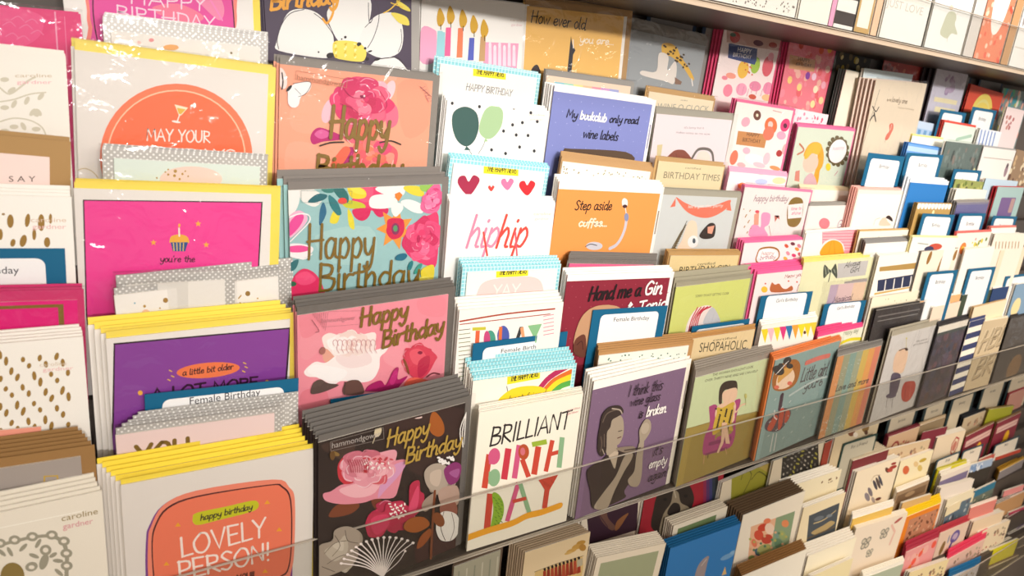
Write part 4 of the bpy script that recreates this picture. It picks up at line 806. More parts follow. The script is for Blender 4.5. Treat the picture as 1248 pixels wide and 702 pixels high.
# =================================================================== COLUMN OF ILLUSTRATED WOMEN (fifth)
p = card(0, (770, 24), (863, 46), 'grey card with leopard print legs in clear film, top row', '9EA2A4', n=2, back=(768, 20), env='86817A', m=(.011, .001, 0), sleeve=True)
p.Z(640, 0, 3.51).poly([(585,190),(620,185),(650,205),(665,240),(700,290),(722,335),(710,340),(670,280),(620,240),(590,238)], 'E0B048', True)
for i in range(26): p.ell(595+(i*17)%60+(i%5)*12, 195+(i*13)%40+(i%5)*14, 5, 4, '4A3620', i*30)
p.poly([(572,228),(612,240),(608,300),(640,262),(648,300),(635,358),(600,348),(500,322),(500,302),(560,305)], 'E6DCD2', True); p.poly([(640,330),(670,350),(665,362),(640,360)], '8A6A58'); p.line([(712,338),(716,366)], 6, 'F0E8E0'); p.type('the', 516, 190, 540, 194, 9, 'D8D8D8')
p = card(1, (790, 107), (873, 120), 'kraft edged cream card with grey engraved title above the moustache card', 'F0DFC0', n=2, back=(788, 104), env='C49C66', m=(.004, .004, .003), sleeve=True)
p.Z(640, 0, 3.51).type('WINE O CLOCK', 570, 468, 790, 480, 26, 'A8A496'); p.type('certified', 672, 432, 700, 434, 6, '8A8070')
p = card(2, (801, 133), (898, 142), 'pale pink card with a red haired and a grey haired head', 'EADCDF', n=2, back=(800, 129), env='A8A294', m=(.0055, .008, 0), sleeve=True)
p.Z(640, 0, 3.51).type("it's funny but it", 680, 550, 765, 552, 9, '8A8088'); p.type('makes sense to me now', 645, 570, 790, 578, 9, '8A8088')
p.poly([(605,690),(630,650),(660,640),(690,650),(715,700)], '8A4A38', True); p.line([(715,675),(740,640),(780,638),(800,655),(805,690)], 12, '6E6660'); p.ell(762,680,30,35,'F2DCD0'); p.poly([(565,620),(588,618),(580,672),(563,670)], 'D8C89A'); p.line([(645,655),(655,700)], 2, '6A3628')
p = card(3, (803, 193), (885, 201), 'kraft card reading BIRTHDAY TIMES', 'EAD8AE', n=2, back=(800, 190), env='C8A26C', m=(.003, .003, .0008), sleeve=True)
p.Z(660, 180, 3.19).type('BIRTHDAY TIMES', 475, 118, 692, 130, 25, '8A8068'); p.type('certified', 560, 82, 620, 86, 8, '8A8068')
p = card(4, (807, 231), (905, 236), 'grey blue card with a coral pennant banner and champagne bottle', 'D3D6D4', n=3, back=(805, 228), env='ABA594', m=(.0062, .009, 0), sleeve=True)
p.Z(660, 180, 3.19).poly([(522,192),(560,215),(610,232),(670,225),(735,203),(715,240),(660,270),(610,270),(560,245)], 'E8785E', True); p.poly([(522,195),(500,232),(520,228)], 'E8785E'); p.poly([(732,205),(718,242),(738,246)], 'E8785E'); p.type("let's get the party", 570, 235, 705, 230, 12, 'FBE4DC')
for i in range(14): p.line([(490,440),(565-i*5,285+i*11)], 3, '5A4A32', False); p.line([(540-i*4,330+i*7),(562-i*4,300+i*9)], 4, '6A5A3C', False)
p.poly([(545,360),(570,290),(600,290),(605,345),(600,385),(530,392)], 'F4D8BE', True); p.ell(588,365,20,24,'EDEDEB',20); p.ell(592,362,6,10,'4A5560'); p.poly([(615,335),(650,295),(675,300),(670,345),(640,355),(618,350)], '33251F', True); p.poly([(645,308),(672,302),(662,335),(645,332)], 'F0A48A')
p = card(5, (816, 308), (904, 308), 'kraft card stack reading BIRTHDAY GIRL', 'EBD29A', n=4, back=(812, 303), env='C49A5E', m=(.004, .004, .003), th=.0026, sleeve=True)
p.Z(660, 180, 3.19).type('BIRTHDAY GIRL', 540, 490, 742, 480, 26, '2A241C'); p.type('certified', 612, 458, 680, 454, 10, '4A4030')
p = card(6, (825, 345), (920, 334), 'lime yellow card with a red striped swimsuit figure', 'D7DC7C', n=3, back=(820, 332), env='A69F88', m=(.0055, .008, 0), sleeve=True, th=.003)
p.Z(660, 180, 3.19).type("SORRY I'M NOT GETTING OLDER", 598, 582, 728, 570, 9, '5A5A40')
p.Z(660, 360, 3.51).poly([(615,195),(620,130),(650,70),(690,45),(730,50),(755,110),(700,120),(660,195)], 'F2E2DC', True)
for i in range(5): p.line([(622+i*8,190-i*2),(640+i*10,110-i*8),(668+i*14,52-i*1)], 6, 'C82A44')
p.poly([(690,120),(730,50),(765,110),(740,125)], 'C9C8CC', True)
p = divider(6.3, (844, 398), (914, 388.5), 'blue edged label strip between the lime card and the shopaholic card', '', full=.11, mt=.0055, ms=.008)
p = card(7, (844, 411), (922, 399), 'kraft card reading SHOPAHOLIC', 'EDD3A2', n=2, back=(843, 406), env='C28F52', m=(.0025, .0025, .001), sleeve=True)
p.Z(660, 360, 3.51).type('SHOPAHOLIC', 675, 243, 875, 228, 38, '4A4230'); p.type('certified', 735, 196, 835, 184, 9, '5A4E3A')
p = card(8, (849, 454), (944, 429), 'pale green card of a woman in leopard dress on a pink armchair', 'D0DAAA', n=6, back=(846, 440), env='9E9488', m=(.0075, .0085, 0), sleeve=True, th=.0026)
p.Z(820, 420, 3.9).poly([(-20,430),(60,400),(240,355),(400,320),(460,310),(460,700),(-40,700)], 'A89048'); p.line([(-10,424),(200,362),(400,318)], 3, '8A7434', False)
p.type('THE WOMAN SHOULDNT LOOK', 188, 150, 382, 110, 11, '3A3A2A'); p.type('OVER THIRTY NINE AND WE CAN HELP', 152, 178, 402, 130, 11, '3A3A2A')
p.poly([(172,305),(178,292),(210,290),(215,380),(200,440),(205,500),(145,525),(150,440),(175,380)], 'B0487C', True); p.poly([(290,275),(312,258),(322,270),(300,350),(296,430),(270,490),(200,500),(210,440),(280,420),(285,340)], 'B4467E', True); p.poly([(170,465),(280,435),(278,455),(170,482)], '8E3564'); p.poly([(145,520),(260,485),(255,500),(148,528)], '8E3564')
p.line([(150,525),(145,565)], 6, 'C99A68'); p.line([(168,520),(165,538)], 5, '4A3A2A'); p.line([(250,495),(256,520)], 5, 'C99A68')
p.poly([(218,275),(222,210),(245,178),(285,170),(305,180),(305,230),(290,215),(250,215),(235,240),(232,282)], '3E3028', True); p.poly([(240,225),(300,205),(304,245),(285,275),(262,290),(238,270)], 'F0C8A8', True); p.poly([(232,280),(285,265),(300,290),(295,320),(285,370),(215,380),(200,330),(212,295)], 'F0C8A8', True)
p.poly([(212,298),(235,300),(290,272),(288,320),(278,380),(285,410),(240,400),(190,430),(195,370),(208,330)], 'D8B440', True)
for i in range(34): p.ell(205+(i*19)%78, 305+(i*29)%108, 5, 4, '33281C', i*30)
p.poly([(232,370),(248,368),(250,420),(238,470),(215,515),(208,512),(228,460)], 'EFC4A4'); p.poly([(240,375),(256,370),(262,420),(270,470),(250,470)], 'EFC4A4'); p.line([(290,290),(298,320),(322,290),(345,280)], 8, 'F0C8A8'); p.line([(345,290),(345,255)], 3, 'A8B070'); p.ell(345,244,6,12,'C8C070')

# =================================================================== PINK COLUMN (sixth) AND ITS NEIGHBOUR (seventh)
p = card(0, (884, 30), (954, 47), 'tall pink card with fruit print and a blue HAPPY BIRTHDAY plaque', 'F8E6E2', n=5, back=(866, 36), env='E05078', m=(.002, .0035, 0), sleeve=True, th=.0034)
p.Z(860, 0, 3.9).poly([(100,130),(365,180),(360,245),(100,200)], 'CBA49A'); 
for x, y, rx, ry, c in [(140,178,24,26,'C0443A'),(130,165,14,10,'3A5A3A'),(250,205,24,14,'6A3A4A'),(320,215,20,14,'A8443A'),(178,330,26,44,'F4C24A'),(236,310,22,40,'A8C84A'),(295,315,25,50,'E0606C'),(120,360,24,14,'F4A08A'),(105,430,22,30,'F08AA0'),(170,425,26,30,'F4A4BC'),(235,410,28,24,'E88AA8'),(222,460,18,12,'C8543A'),(295,420,22,30,'F090B0'),(290,465,24,16,'F4C08A'),(310,270,14,20,'F4A0B0'),(90,370,14,10,'F08A9A')]: p.ell(x, y, rx, ry, c, 12)
for i in range(8): p.line([(150+i*22,440+(i%3)*8),(160+i*22,400+(i%3)*12)], 4, 'D88AA8', False); p.ell(185+(i*31)%40,300+(i*23)%60,4,4,'E0703C')
p.poly([(110,205),(245,232),(240,290),(232,308),(105,275)], '3A4A80'); p.type('HAPPY', 150, 245, 215, 257, 22, 'F6F2F0'); p.type('BIRTHDAY', 128, 268, 215, 282, 19, 'F6F2F0')
p = card(2, (899, 121), (971, 133), 'pink card of animals and flowers with a kraft plaque reading HAPPY BIRTHDAY', 'F7EDE6', n=3, back=(893, 119), env='F0709C', m=(.003, .007, 0), sleeve=True, th=.0034)
p.Z(860, 0, 3.9).ell(245,548,18,24,'6A3A2A'); p.ell(245,548,6,8,'F4E4C8'); p.ell(310,598,30,40,'F2703C'); p.ell(308,592,12,16,'F4C8C0'); p.ell(378,595,22,32,'E8407A',20); p.ell(378,598,9,12,'5A1A3A'); p.ell(190,580,20,24,'F8A8B8',30); p.line([(320,525),(360,535)], 4, 'D8A8A0')
p.Z(870, 160, 3.9).poly([(115,-2),(255,15),(240,80),(105,62)], 'C88A52'); p.type('HAPPY', 155, 22, 215, 30, 18, '4A2A1C'); p.type('BIRTHDAY', 135, 48, 220, 58, 18, '4A2A1C')
for x, y, rx, ry, c in [(260,10,26,34,'F0785C'),(95,125,18,36,'F07A5C'),(155,92,18,16,'F8B8C8'),(195,135,50,26,'FAF4F2'),(250,130,16,30,'F4C8D0'),(310,105,14,16,'B0302C'),(335,85,10,26,'F4B0B0'),(290,175,26,10,'F09A5C'),(215,160,30,12,'F4C8D0'),(320,20,22,20,'F8A8C0'),(130,160,20,12,'F8B8B8')]: p.ell(x, y, rx, ry, c, 15)
p = card(3, (890, 207), (961, 214), 'small pale pink card with orange and blue smudges, pink column', 'F9E6E4', n=3, back=(888, 202), env='F4A8C0', m=(.0022, .003, 0), tgt=.12)
p.Z(870, 160, 3.9).ell(110,232,14,20,'E8E4F4'); p.ell(135,260,20,16,'F0804A'); p.ell(225,240,30,14,'B8C8EC'); p.ell(310,235,32,16,'F8D8A8'); p.ell(240,200,36,7,'F4B080'); p.line([(115,250),(115,275)], 4, 'D84A4A')
p = card(4, (909, 225), (992, 232), 'pink card reading happy birthday with a gold bottle and pink flamingo', 'F0E6E2', n=4, back=(905, 224), env='F080A8', m=(.0035, .0055, 0), sleeve=True, th=.003)
p.Z(870, 160, 3.9).hand('happy birthday', 188, 332, 350, 332, 28, 4, 'A88A90', .2); p.poly([(350,440),(350,360),(375,318),(410,316),(425,340),(420,400),(405,440),(380,456)], '8A6A28', True); p.poly([(352,350),(425,342),(418,410),(352,416)], 'F6E8E6'); p.hand('time to', 365, 375, 415, 372, 14, 2.5, 'E088A0', .1); p.hand('shine', 368, 396, 412, 394, 14, 2.5, 'E088A0', .1)
p.poly([(170,500),(175,455),(200,440),(222,455),(225,400),(240,385),(268,395),(262,440),(240,460),(255,500)], 'F29AC0', True); p.poly([(190,445),(192,395),(215,385),(212,445)], 'E8A088'); p.ell(206,382,10,7,'E04A5A'); p.poly([(288,400),(312,420),(310,400),(290,432)], 'C86A5A'); p.line([(262,450),(270,495)], 3, 'A8706A')
for i in range(14): p.ell(142+(i*13)%34, 370+(i*27)%130, 3, 3, 'B8946A')
p = card(5, (908, 294), (981, 290), 'pink card stack with a gold oval wreath reading birthday', 'F9DEDF', n=4, back=(900, 290), env='EE6C9C', m=(.003, .003, 0), th=.003)
p.Z(870, 160, 3.9).line([(205,590),(220,560),(270,552),(305,565),(308,600),(270,625),(215,628),(200,610),(205,590)], 8, '9A6A2C'); p.ell(255,590,46,30,'F9EEEA'); p.hand('happy', 225, 588, 285, 584, 16, 2.5, 'B08A8A', .1); p.hand('birthday', 218, 610, 292, 604, 18, 2.5, '8A5A6A', .1)
for x, y, c in [(345,545,'C8543A'),(375,535,'6A2A3A'),(395,560,'D88A3A'),(352,580,'E08A9A'),(380,590,'C83A6A'),(405,545,'C87A8A'),(340,605,'D8A84A'),(385,610,'E07A9A'),(408,585,'B84A5A')]: p.ell(x, y, 11, 8, c, x % 60)
p = card(6, (924, 331), (1003, 323), 'pink stack with cats and kittens print above the label Girl’s Birthday', 'F6DEDB', n=5, back=(908, 322), env='EE5F96', m=(.0045, .004, 0), th=.003)
p.Z(870, 320, 3.9).hand('Meow you', 335, 75, 420, 62, 16, 2.5, '8A3A3A', .1); p.poly([(272,140),(275,95),(290,105),(310,100),(325,120),(345,125),(370,110),(368,135)], 'B8643A', True); p.ell(240,128,15,15,'F2B83A'); p.line([(395,135),(405,105),(425,95),(440,115),(455,95),(475,100),(478,130)], 4, '8A5A28'); p.ell(440,125,26,18,'F6EAE4')
for x, y in [(355,88),(395,92),(245,100)]: p.ell(x, y, 4, 4, 'C8543A')
p = divider(6.3, (928, 361), (991, 355), 'blue sided Girls Birthday label, the left one of two side by side', '', full=.13, mt=.001, ms=.012)
p.Z(870, 320, 3.9).type("Girl's Birthday", 295, 190, 398, 180, 15, '2B2A30')
p = card(7, (929, 397), (997, 386), 'white card with bright triangle bunting in pink blue and yellow', 'F6EEE2', n=4, back=(926, 390), th=.003, edge='FFF8EE')
p.Z(870, 320, 3.9)
for i, c in enumerate(['E8D02A','E8B8C0','E8D83A','D83A7C','2E74A8','F2A43C','F2D82C','F2D22C','F6C83C']): x = 225 + i*29; p.poly([(x,318-i*4),(x+36,314-i*4),(x+18,384-i*4)], c)
p.ell(432, 332, 6, 8, '5A3A1C')
p = card(8, (944, 437), (1027, 412), 'teal card of a girl with a striped bow in orange envelopes', '8EA6A0', n=4, back=(940, 430), env='EF8A4C', m=(.0035, .005, .0035), sleeve=True, th=.0034)
p.Z(820, 420, 3.9).poly([(485,210),(480,160),(500,110),(540,80),(590,68),(612,95),(605,150),(580,195),(530,218)], 'A8692E', True); p.poly([(498,200),(505,150),(540,110),(575,115),(585,155),(560,195),(520,210)], 'F0D0B0', True); p.poly([(515,130),(560,100),(575,120),(530,160),(505,180)], 'D8A050', True)
p.ell(562,182,12,10,'E0745C'); p.ell(500,200,12,9,'E0745C')
for x, y, rx, ry, a in [(510,120,28,22,30),(550,75,22,16,-40),(520,100,14,14,0),(562,100,16,12,0)]: p.ell(x, y, rx, ry, '3A3634', a)
for i in range(6): p.line([(495+i*9,140-i*10),(512+i*9,126-i*10)], 2.5, 'E8E4DC', False)
p.line([(525,240),(515,300)], 24, '4A3440', False); p.poly([(445,400),(450,365),(490,330),(530,300),(565,310),(560,345),(520,400),(480,412)], '5A4A54', True)
for q in [[(455,395),(490,335),(505,345),(475,405)], [(505,400),(515,310),(535,305),(525,380)], [(535,370),(545,305),(562,318),(556,350)]]: p.poly(q, 'C8543C', True)
p.line([(490,310),(488,340),(500,352)], 5, 'F0E4DC'); p.line([(484,420),(468,505)], 5, 'EDE6DC', False); p.line([(500,420),(486,500)], 5, 'EDE6DC', False)
p.line([(640,85),(700,62),(748,50)], 20, 'D8786A', True); p.hand('Little girl', 610, 178, 735, 140, 58, 5, '5A4E50', .15); p.hand('you 6', 625, 215, 715, 190, 40, 4, '5A4E50', .15); p.line([(560,240),(640,190),(700,160),(740,150)], 9, 'B8C4BE')
for i in range(40): p.ell(420+(i*67)%300+ (40 if i%2 else 0), 250+(i*43)%210, 2.5, 2.5, 'C8D0CA')
p = card(0, (963, 48), (1021, 58), 'tall pink patterned card with a kraft plaque reading HAPPY BIRTHDAY', 'F07E8C', n=4, back=(952, 47), env='E84F7E', m=(.001, .006, 0), sleeve=True, th=.0034)
p.Z(860, 0, 3.9); p.speckle(70, .004, .004, p.w-.004, .12, .003, .007, ['F4A0A0','F28C9C','E8646C','F6B8A8'], 8)
for x, y, c in [(455,215,'D84A3A'),(550,240,'E8603C'),(590,235,'F6C04A'),(400,380,'F8D080'),(445,415,'F8D88A'),(522,425,'FBECC8'),(508,495,'F8E0A0'),(548,478,'F8D8A0'),(485,360,'8A3AA0'),(515,365,'F8D0E0'),(580,330,'F8C8B8'),(560,405,'F4B0C0')]: p.ell(x, y, 11, 18, c, 10)
p.poly([(400,260),(522,285),(515,342),(395,325)], 'D8A070'); p.type('HAPPY', 438, 288, 495, 298, 17, '5A3A2A'); p.type('BIRTHDAY', 428, 310, 500, 320, 15, '5A3A2A')
p = card(1, (968, 132), (1010, 140), 'small pink and white scribbled card above the blonde girl card', 'F9E2E6', n=1, tgt=.12)
p.speckle(40, .003, .005, p.w-.003, .04, .0012, .003, ['E0607C','F08CA4','E8A0B0'], 9)
p = card(2, (973, 152), (1044, 158), 'green card of a blonde girl and a scalloped badge in a pink envelope', 'D6DECB', n=4, back=(969, 149), env='EF74A4', m=(.003, .005, .0012), sleeve=True, th=.003)
p.Z(870, 160, 3.9).hand('What a wonderful day', 415, 25, 565, 35, 12, 2.5, '8AA08A', .1) if False else None
p.Z(870, 160, 3.9).poly([(430,120),(445,75),(475,52),(510,60),(525,110),(520,160),(505,190),(500,230),(490,255),(470,250),(480,200),(492,150),(490,100)], 'E8A62C', True); p.ell(462,150,36,48,'F2C8B4',15); p.poly([(432,125),(450,75),(480,55),(515,65),(500,110),(470,105),(445,130)], 'F0B83A', True)
p.line([(410,60),(430,90),(400,110)], 9, 'C87A5A'); p.ell(590,95,46,66,'6A5A38',20)
for i in range(14): a = i*math.pi/7; p.ell(590+46*math.cos(a)-8*math.sin(a), 95+62*math.sin(a)+10*math.cos(a), 10, 12, '6A5A38')
p.ell(590,95,40,58,'F6EEEC',20); p.hand('happy', 565, 90, 620, 82, 16, 2, 'C8A0B0', .1); p.ell(545,170,12,18,'F0D03A'); p.poly([(385,235),(390,190),(410,185),(408,240)], 'D88A78'); p.poly([(430,255),(440,215),(470,200),(490,255)], 'D8B0B8', True); p.line([(575,210),(590,190)], 4, 'C87A8A')
p = card(3, (976, 228), (1041, 231), 'cream envelope edged card, seventh column, above the grey Girl card', 'F4EADC', n=4, back=(974, 224), env='E9D8B4', m=(.003, .003, .002), th=.003, tgt=.14)
p = card(4, (986, 248), (1045, 247), 'white card reading Girl with a pink balloon in a grey envelope', 'F4EEE8', n=3, back=(985, 246), env='A09A90', m=(.004, .005, .001), sleeve=True, th=.003)
p.Z(870, 160, 3.9).ell(527,438,26,26,'F2808A',0); p.hand('Girl', 585, 460, 635, 455, 34, 3.5, '9A6A8A', .1)
p = card(5, (983, 284), (1049, 279), 'pink striped card with a blonde head behind the yellow card', 'F6EEE6', n=2, back=(982, 281), tgt=.14)
p.Z(870, 160, 3.9).poly([(515,465),(700,470),(692,600),(515,600)], 'F2909C')
for i in range(7): p.line([(518,480+i*14),(695,478+i*14)], 3, 'F9C8CC', False)
p.ell(565,560,56,48,'F6E4E0'); p.poly([(508,590),(520,545),(560,518),(600,528),(615,560),(610,590)], 'E89E28', True); p.line([(560,520),(545,580)], 4, 'D08A1C'); p.line([(570,522),(575,580)], 4, 'D08A1C')
p = card(6, (981, 317), (1068, 310), 'pale yellow card with a black bow and grey handwriting', 'EFEBC0', n=3, back=(979, 313), env='F1E77E', m=(.004, .0045, 0), sleeve=True, th=.003)
p.Z(870, 320, 3.9).poly([(590,5),(735,-10),(720,60),(585,75)], 'C9C4C0'); p.hand('Always', 620, 25, 695, 10, 24, 3.5, '4A4A44', .2); p.hand('Girl', 645, 50, 690, 40, 22, 3.5, '4A4A44', .2); p.poly([(525,10),(555,35),(580,5),(585,75),(555,45),(522,75)], '4A5040', True); p.line([(555,45),(545,90)], 6, '4A5040')
for i in range(4): p.line([(528+i*14,20+i*4),(535+i*14,62-i*4)], 2, 'D8DCC0', False)
p = card(6, (1003, 346), (1058, 341), 'lilac and peach gradient card above the right Girls Birthday label', 'CDB4C8', n=3, back=(1001, 343), env='A49A98', m=(.003, .002, 0), sleeve=True, th=.002)
p.lrect(p.w*.35, 0, p.w*.7, .2, 'DEBEBC'); p.lrect(p.w*.7, 0, p.w, .2, 'E8C6A8'); p.Z(870, 320, 3.9).hand('Magical', 562, 192, 655, 176, 26, 3.5, '6A4A5A', .2)
p = divider(6.3, (1005, 371), (1056, 366), 'blue sided Girls Birthday label, the right one of two side by side', '', full=.13, mt=.001, ms=.012)
p.Z(870, 320, 3.9).type("Girl's Birthday", 585, 225, 668, 212, 13, '2B2A30')
p = card(7, (998, 407), (1070, 391), 'white card with yellow sweep in a deep pink envelope stack', 'E9E6D0', n=4, back=(996, 399), env='EC4F86', m=(.0055, .0055, 0), th=.003)
p.Z(870, 320, 3.9).hand('Happy day', 615, 345, 685, 330, 18, 2.5, '8A8A6A', .1); p.line([(600,385),(650,365),(710,362)], 13, 'E8D42A'); p.line([(600,350),(605,380)], 5, 'B8C88A')
p = card(8, (1022, 431), (1077, 417), 'rainbow gradient card with white splashes in a grey envelope', '9AAA94', n=4, back=(1021, 424), env='8C8780', m=(.0055, .003, .002), sleeve=True, th=.003)
for i, c in enumerate(['D9955E','A0A082','8BA69A','A6AA8C','D9B85E','E8A45C','E0866A']): p.lrect(p.w*i/7, 0, p.w*(i+1)/7, .3, c)
p.speckle(160, .002, .11, p.w*.6, .17, .0004, .0012, ['E8EAE0'], 4); p.speckle(60, .002, .01, p.w*.6, .05, .0003, .0008, ['E8EAE0'], 5); p.Z(870, 320, 3.9).hand('Love and more', 580, 612, 735, 570, 26, 4, '4A4440', .2)

# =================================================================== FAR RIGHT OF THE MAIN RACK
def C4(*pts): return [(1040 + x/4.678, 0) for x, y in pts]
def q2(x, y): return (1040 + x/4.678, 120 + y/4.678)
def q3(x, y): return (1040 + x/4.678, 240 + y/4.678)
def q4(x, y): return (1040 + x/4.678, 360 + y/4.678)
def q5(x, y): return (1000 + x/4.129, 470 + y/4.129)
def q6(x, y): return (1130 + x/7.627, 610 + y/7.63)
def q7(x, y): return (1000 + x/4.943, 560 + y/4.943)
def fc(TL, TR, label, col='F4EDE2', **kw):
    kw.setdefault('far', True); kw.setdefault('T', None); T = kw.pop('T'); kw.setdefault('n', 2); kw.setdefault('th', .003)
    return card(T, TL, TR, label, col, **kw)
def fd(TL, TR, label, text='Birthday', **kw):
    T = kw.pop('T', None); return divider(T, TL, TR, label, text, far=True, tsize=.0062, tv=.022, **kw)
p = fc((1020, 62), (1062, 72), 'black card top with olive petals, behind the thick stack near the top right', '2E2822', T=0, n=1)
p.speckle(12, .01, .004, p.w-.01, .03, .003, .006, ['B8A038', 'D8C88A', '6A5A3A'], 3)
p = fc((1078, 73), (1127, 81), 'brick red printed card behind the cream fox card', 'B84640', T=0, n=1, sleeve=True); p.speckle(20, .006, .004, p.w-.006, .03, .002, .005, ['D87A64', '8A2E2E'], 4)
p = fc((1032, 84), (1068, 92), 'thick stack of upright cream cards seen from its side, top right', 'F0E6D2', T=1, n=8, back=(1012, 82), th=.0045, far=False, env='8EA09C', m=(.001,.001,0), sleeve=False)
p = fc((1054, 83), (1113, 91), 'pale aqua card standing behind the cream fox card', 'DCE9EA', T=1.4, n=2); p.lline([(.01,.010),(p.w-.01,.010)], .002, 'C9D8DC')
p = card(2.5, (1068, 97), (1130, 102), 'tall cream card with a folding ribbon bow and a small red fox', 'E6D5BC', n=5, back=(1048, 94), th=.0048, far=False, edge='EFD8C8', sleeve=True)
p.Z(1040, 120, 4.678).line([(150,-50),(60,250),(20,420)], 3, '4A3A2A'); 
p.line([(110,45),(128,75),(145,50)], 7, '33261F'); p.line([(95,125),(118,95),(128,130)], 9, '33261F'); p.line([(118,80),(122,95)], 9, '33261F'); p.hand('to my', 190, 15, 215, 12, 12, 2.5, '8A7458', .1); p.hand('lovely one', 218, 18, 305, 30, 26, 3.5, '6A5238', .15); p.type('happy birthday', 255, 55, 345, 68, 9, 'A89070')
p.poly([(205,150),(225,142),(228,170),(215,200),(195,235),(180,232),(190,205),(205,185)], 'D8705A', True); p.line([(218,150),(212,180)], 4, 'EDE0D0'); p.line([(185,235),(180,250)], 2, '8A6A5A'); p.line([(160,-10),(175,5)], 0.5, 'E6D5BC')
p = fd((1059, 186), (1103, 191), 'blue framed label standing in front of the cream fox card', T=4.1)
p = fc((1046, 229), (1114, 231), 'cream card with coral frame and a woman lying, below the fox card', 'EFE3D2', T=4.6, n=4, back=(1038,226), env='F0B4A8', m=(.003,.0035,.002), far=False)
p.Z(1040,120,4.678).lrect(.006,.006,p.w-.006,.3,'F4EDE2'); p.line([(155,700),(175,690),(190,702)], 3, 'B8A090'); p.Z(1040,240,4.678).poly([(150,162),(165,125),(185,118),(200,140),(215,162)], 'F0C8B0', True); p.poly([(188,118),(205,105),(225,122),(226,140),(205,128)], '3A2A26', True); p.line([(120,160),(130,130),(155,120)], 2.5, 'A88A7A')
p = fc(q3(40,190), q3(335,180), 'cream dotted card with a gold edge across the pink column neighbour', 'F3ECDA', T=5.3, n=2, env='C9A468', m=(.0022,.001,0)); p.speckle(40,.01,.008,p.w-.01,.06,.0008,.002,['A8A088','B8A878'],7)
p = fc(q3(75,255), q3(355,240), 'white card in a grey wire edged sleeve, eighth column', 'EEEAE2', T=6, n=3, back=q3(55,235), env='8E8A86', m=(.0035,.003,0), th=.004)
p = fc(q3(150,335), q3(385,315), 'tall white card with two gold bands and navy squares', 'F7F0E2', T=6.6, n=3, back=q3(135,318), far=False, th=.004)
p.Z(1040,240,4.678).poly([(150,400),(400,370),(415,385),(412,405),(148,425)], 'B08C4C'); p.poly([(140,475),(380,435),(378,500),(135,540)], '2C3350')
for x in (185, 235, 283, 330): p.line([(x,478-(x-185)*.16),(x-8,535-(x-185)*.16)], 9, 'EDE6DC', False)
p.poly([(120,548),(385,500),(385,508),(118,560)], 'C9A25E')
p = fc(q3(110,575), q3(400,530), 'cream speckled card under the navy squares card', 'F4E9CC', T=7, n=2); p.speckle(40,.006,.006,p.w-.006,.06,.0006,.0016,['B8A878','9A9078'],8)
p = fc(q3(135,640), q3(415,592), 'black bordered card with folded silver corners', '3A3434', T=7.45, n=2, env='2E2A2A', m=(.002,.002,0), sleeve=True, far=False); p.lline([(.01,.012),(p.w-.012,.012)], .0022, '77706C'); p.lline([(.012,.02),(p.w-.015,.02)], .0012, '9A948E')
p = card(7.35, (1079,401), (1134,391), 'black and white striped card showing left of the bald doodle girl card', 'F3EEE4', n=3, back=(1072,395), th=.003, tgt=.165)
for i in range(26): p.lline([(-.002,.004+i*.0075),(.03,-.010+i*.0075)], .0034, '2A2626')
p = card(8, q4(228,205), q4(490,140), 'grey card of a bald doodle girl carrying red presents', 'DAD4CE', n=2, back=q4(215,190), th=.0034, env='B5AB96', m=(.009,.0055,.0), sleeve=True)
p.Z(1040, 360, 4.678); p.poly([(225,420),(235,350),(262,310),(300,305),(312,330),(300,390),(280,440),(240,442)], 'EDC8A8', True); p.line([(262,315),(285,305),(305,300)], 5, '4A2E24'); p.ell(303,308,9,8,'4A2E24'); p.line([(303,245),(300,300)], 3, 'C9B84A'); p.ell(303,245,4,5,'D8C83A')
p.poly([(205,560),(215,460),(240,440),(270,455),(262,510),(245,560),(215,580)], '5A4E62', True); p.line([(215,560),(212,600)], 2.5, '4A4456'); p.ell(215,572,30,14,'5E5266',-10); p.line([(195,580),(185,640)], 3, '3A3440', False); p.line([(225,580),(218,640)], 3, '3A3440', False)
p.poly([(275,540),(290,500),(325,488),(352,495),(350,540),(325,590),(298,608),(275,590)], 'C0483A', True); p.line([(300,490),(290,600)], 3, '8A2A24'); p.line([(330,490),(318,590)], 3, 'D8806A'); p.type('the party', 358, 268, 420, 252, 9, '7A7470'); p.type('girl is here now', 340, 288, 425, 268, 9, '7A7470')
p = card(7.5, q4(455,70), q4(690,15), 'pale peach card standing in the white stack, right of the doodle girl', 'F2DCC4', n=3, back=q4(440,50), th=.004, far=True, tgt=.165)
p = card(8, q4(490,178), q4(672,130), 'dark floral card behind glossy film, right of the doodle girl', '4A4248', n=5, back=q4(470,125), th=.0035, env='3E3A3C', m=(.001,.001,0), sleeve=True, edge='FFF8EE')
p.speckle(90, .006, .02, p.w-.004, .16, .004, .012, ['5A4A56','544858','3E3A44','6A4C54','4A4A5A','5E4440'], 9); p.lrect(0,0,p.w,.012,'F3EADA'); p.lrect(0,.012,p.w,.018,'4A5450')
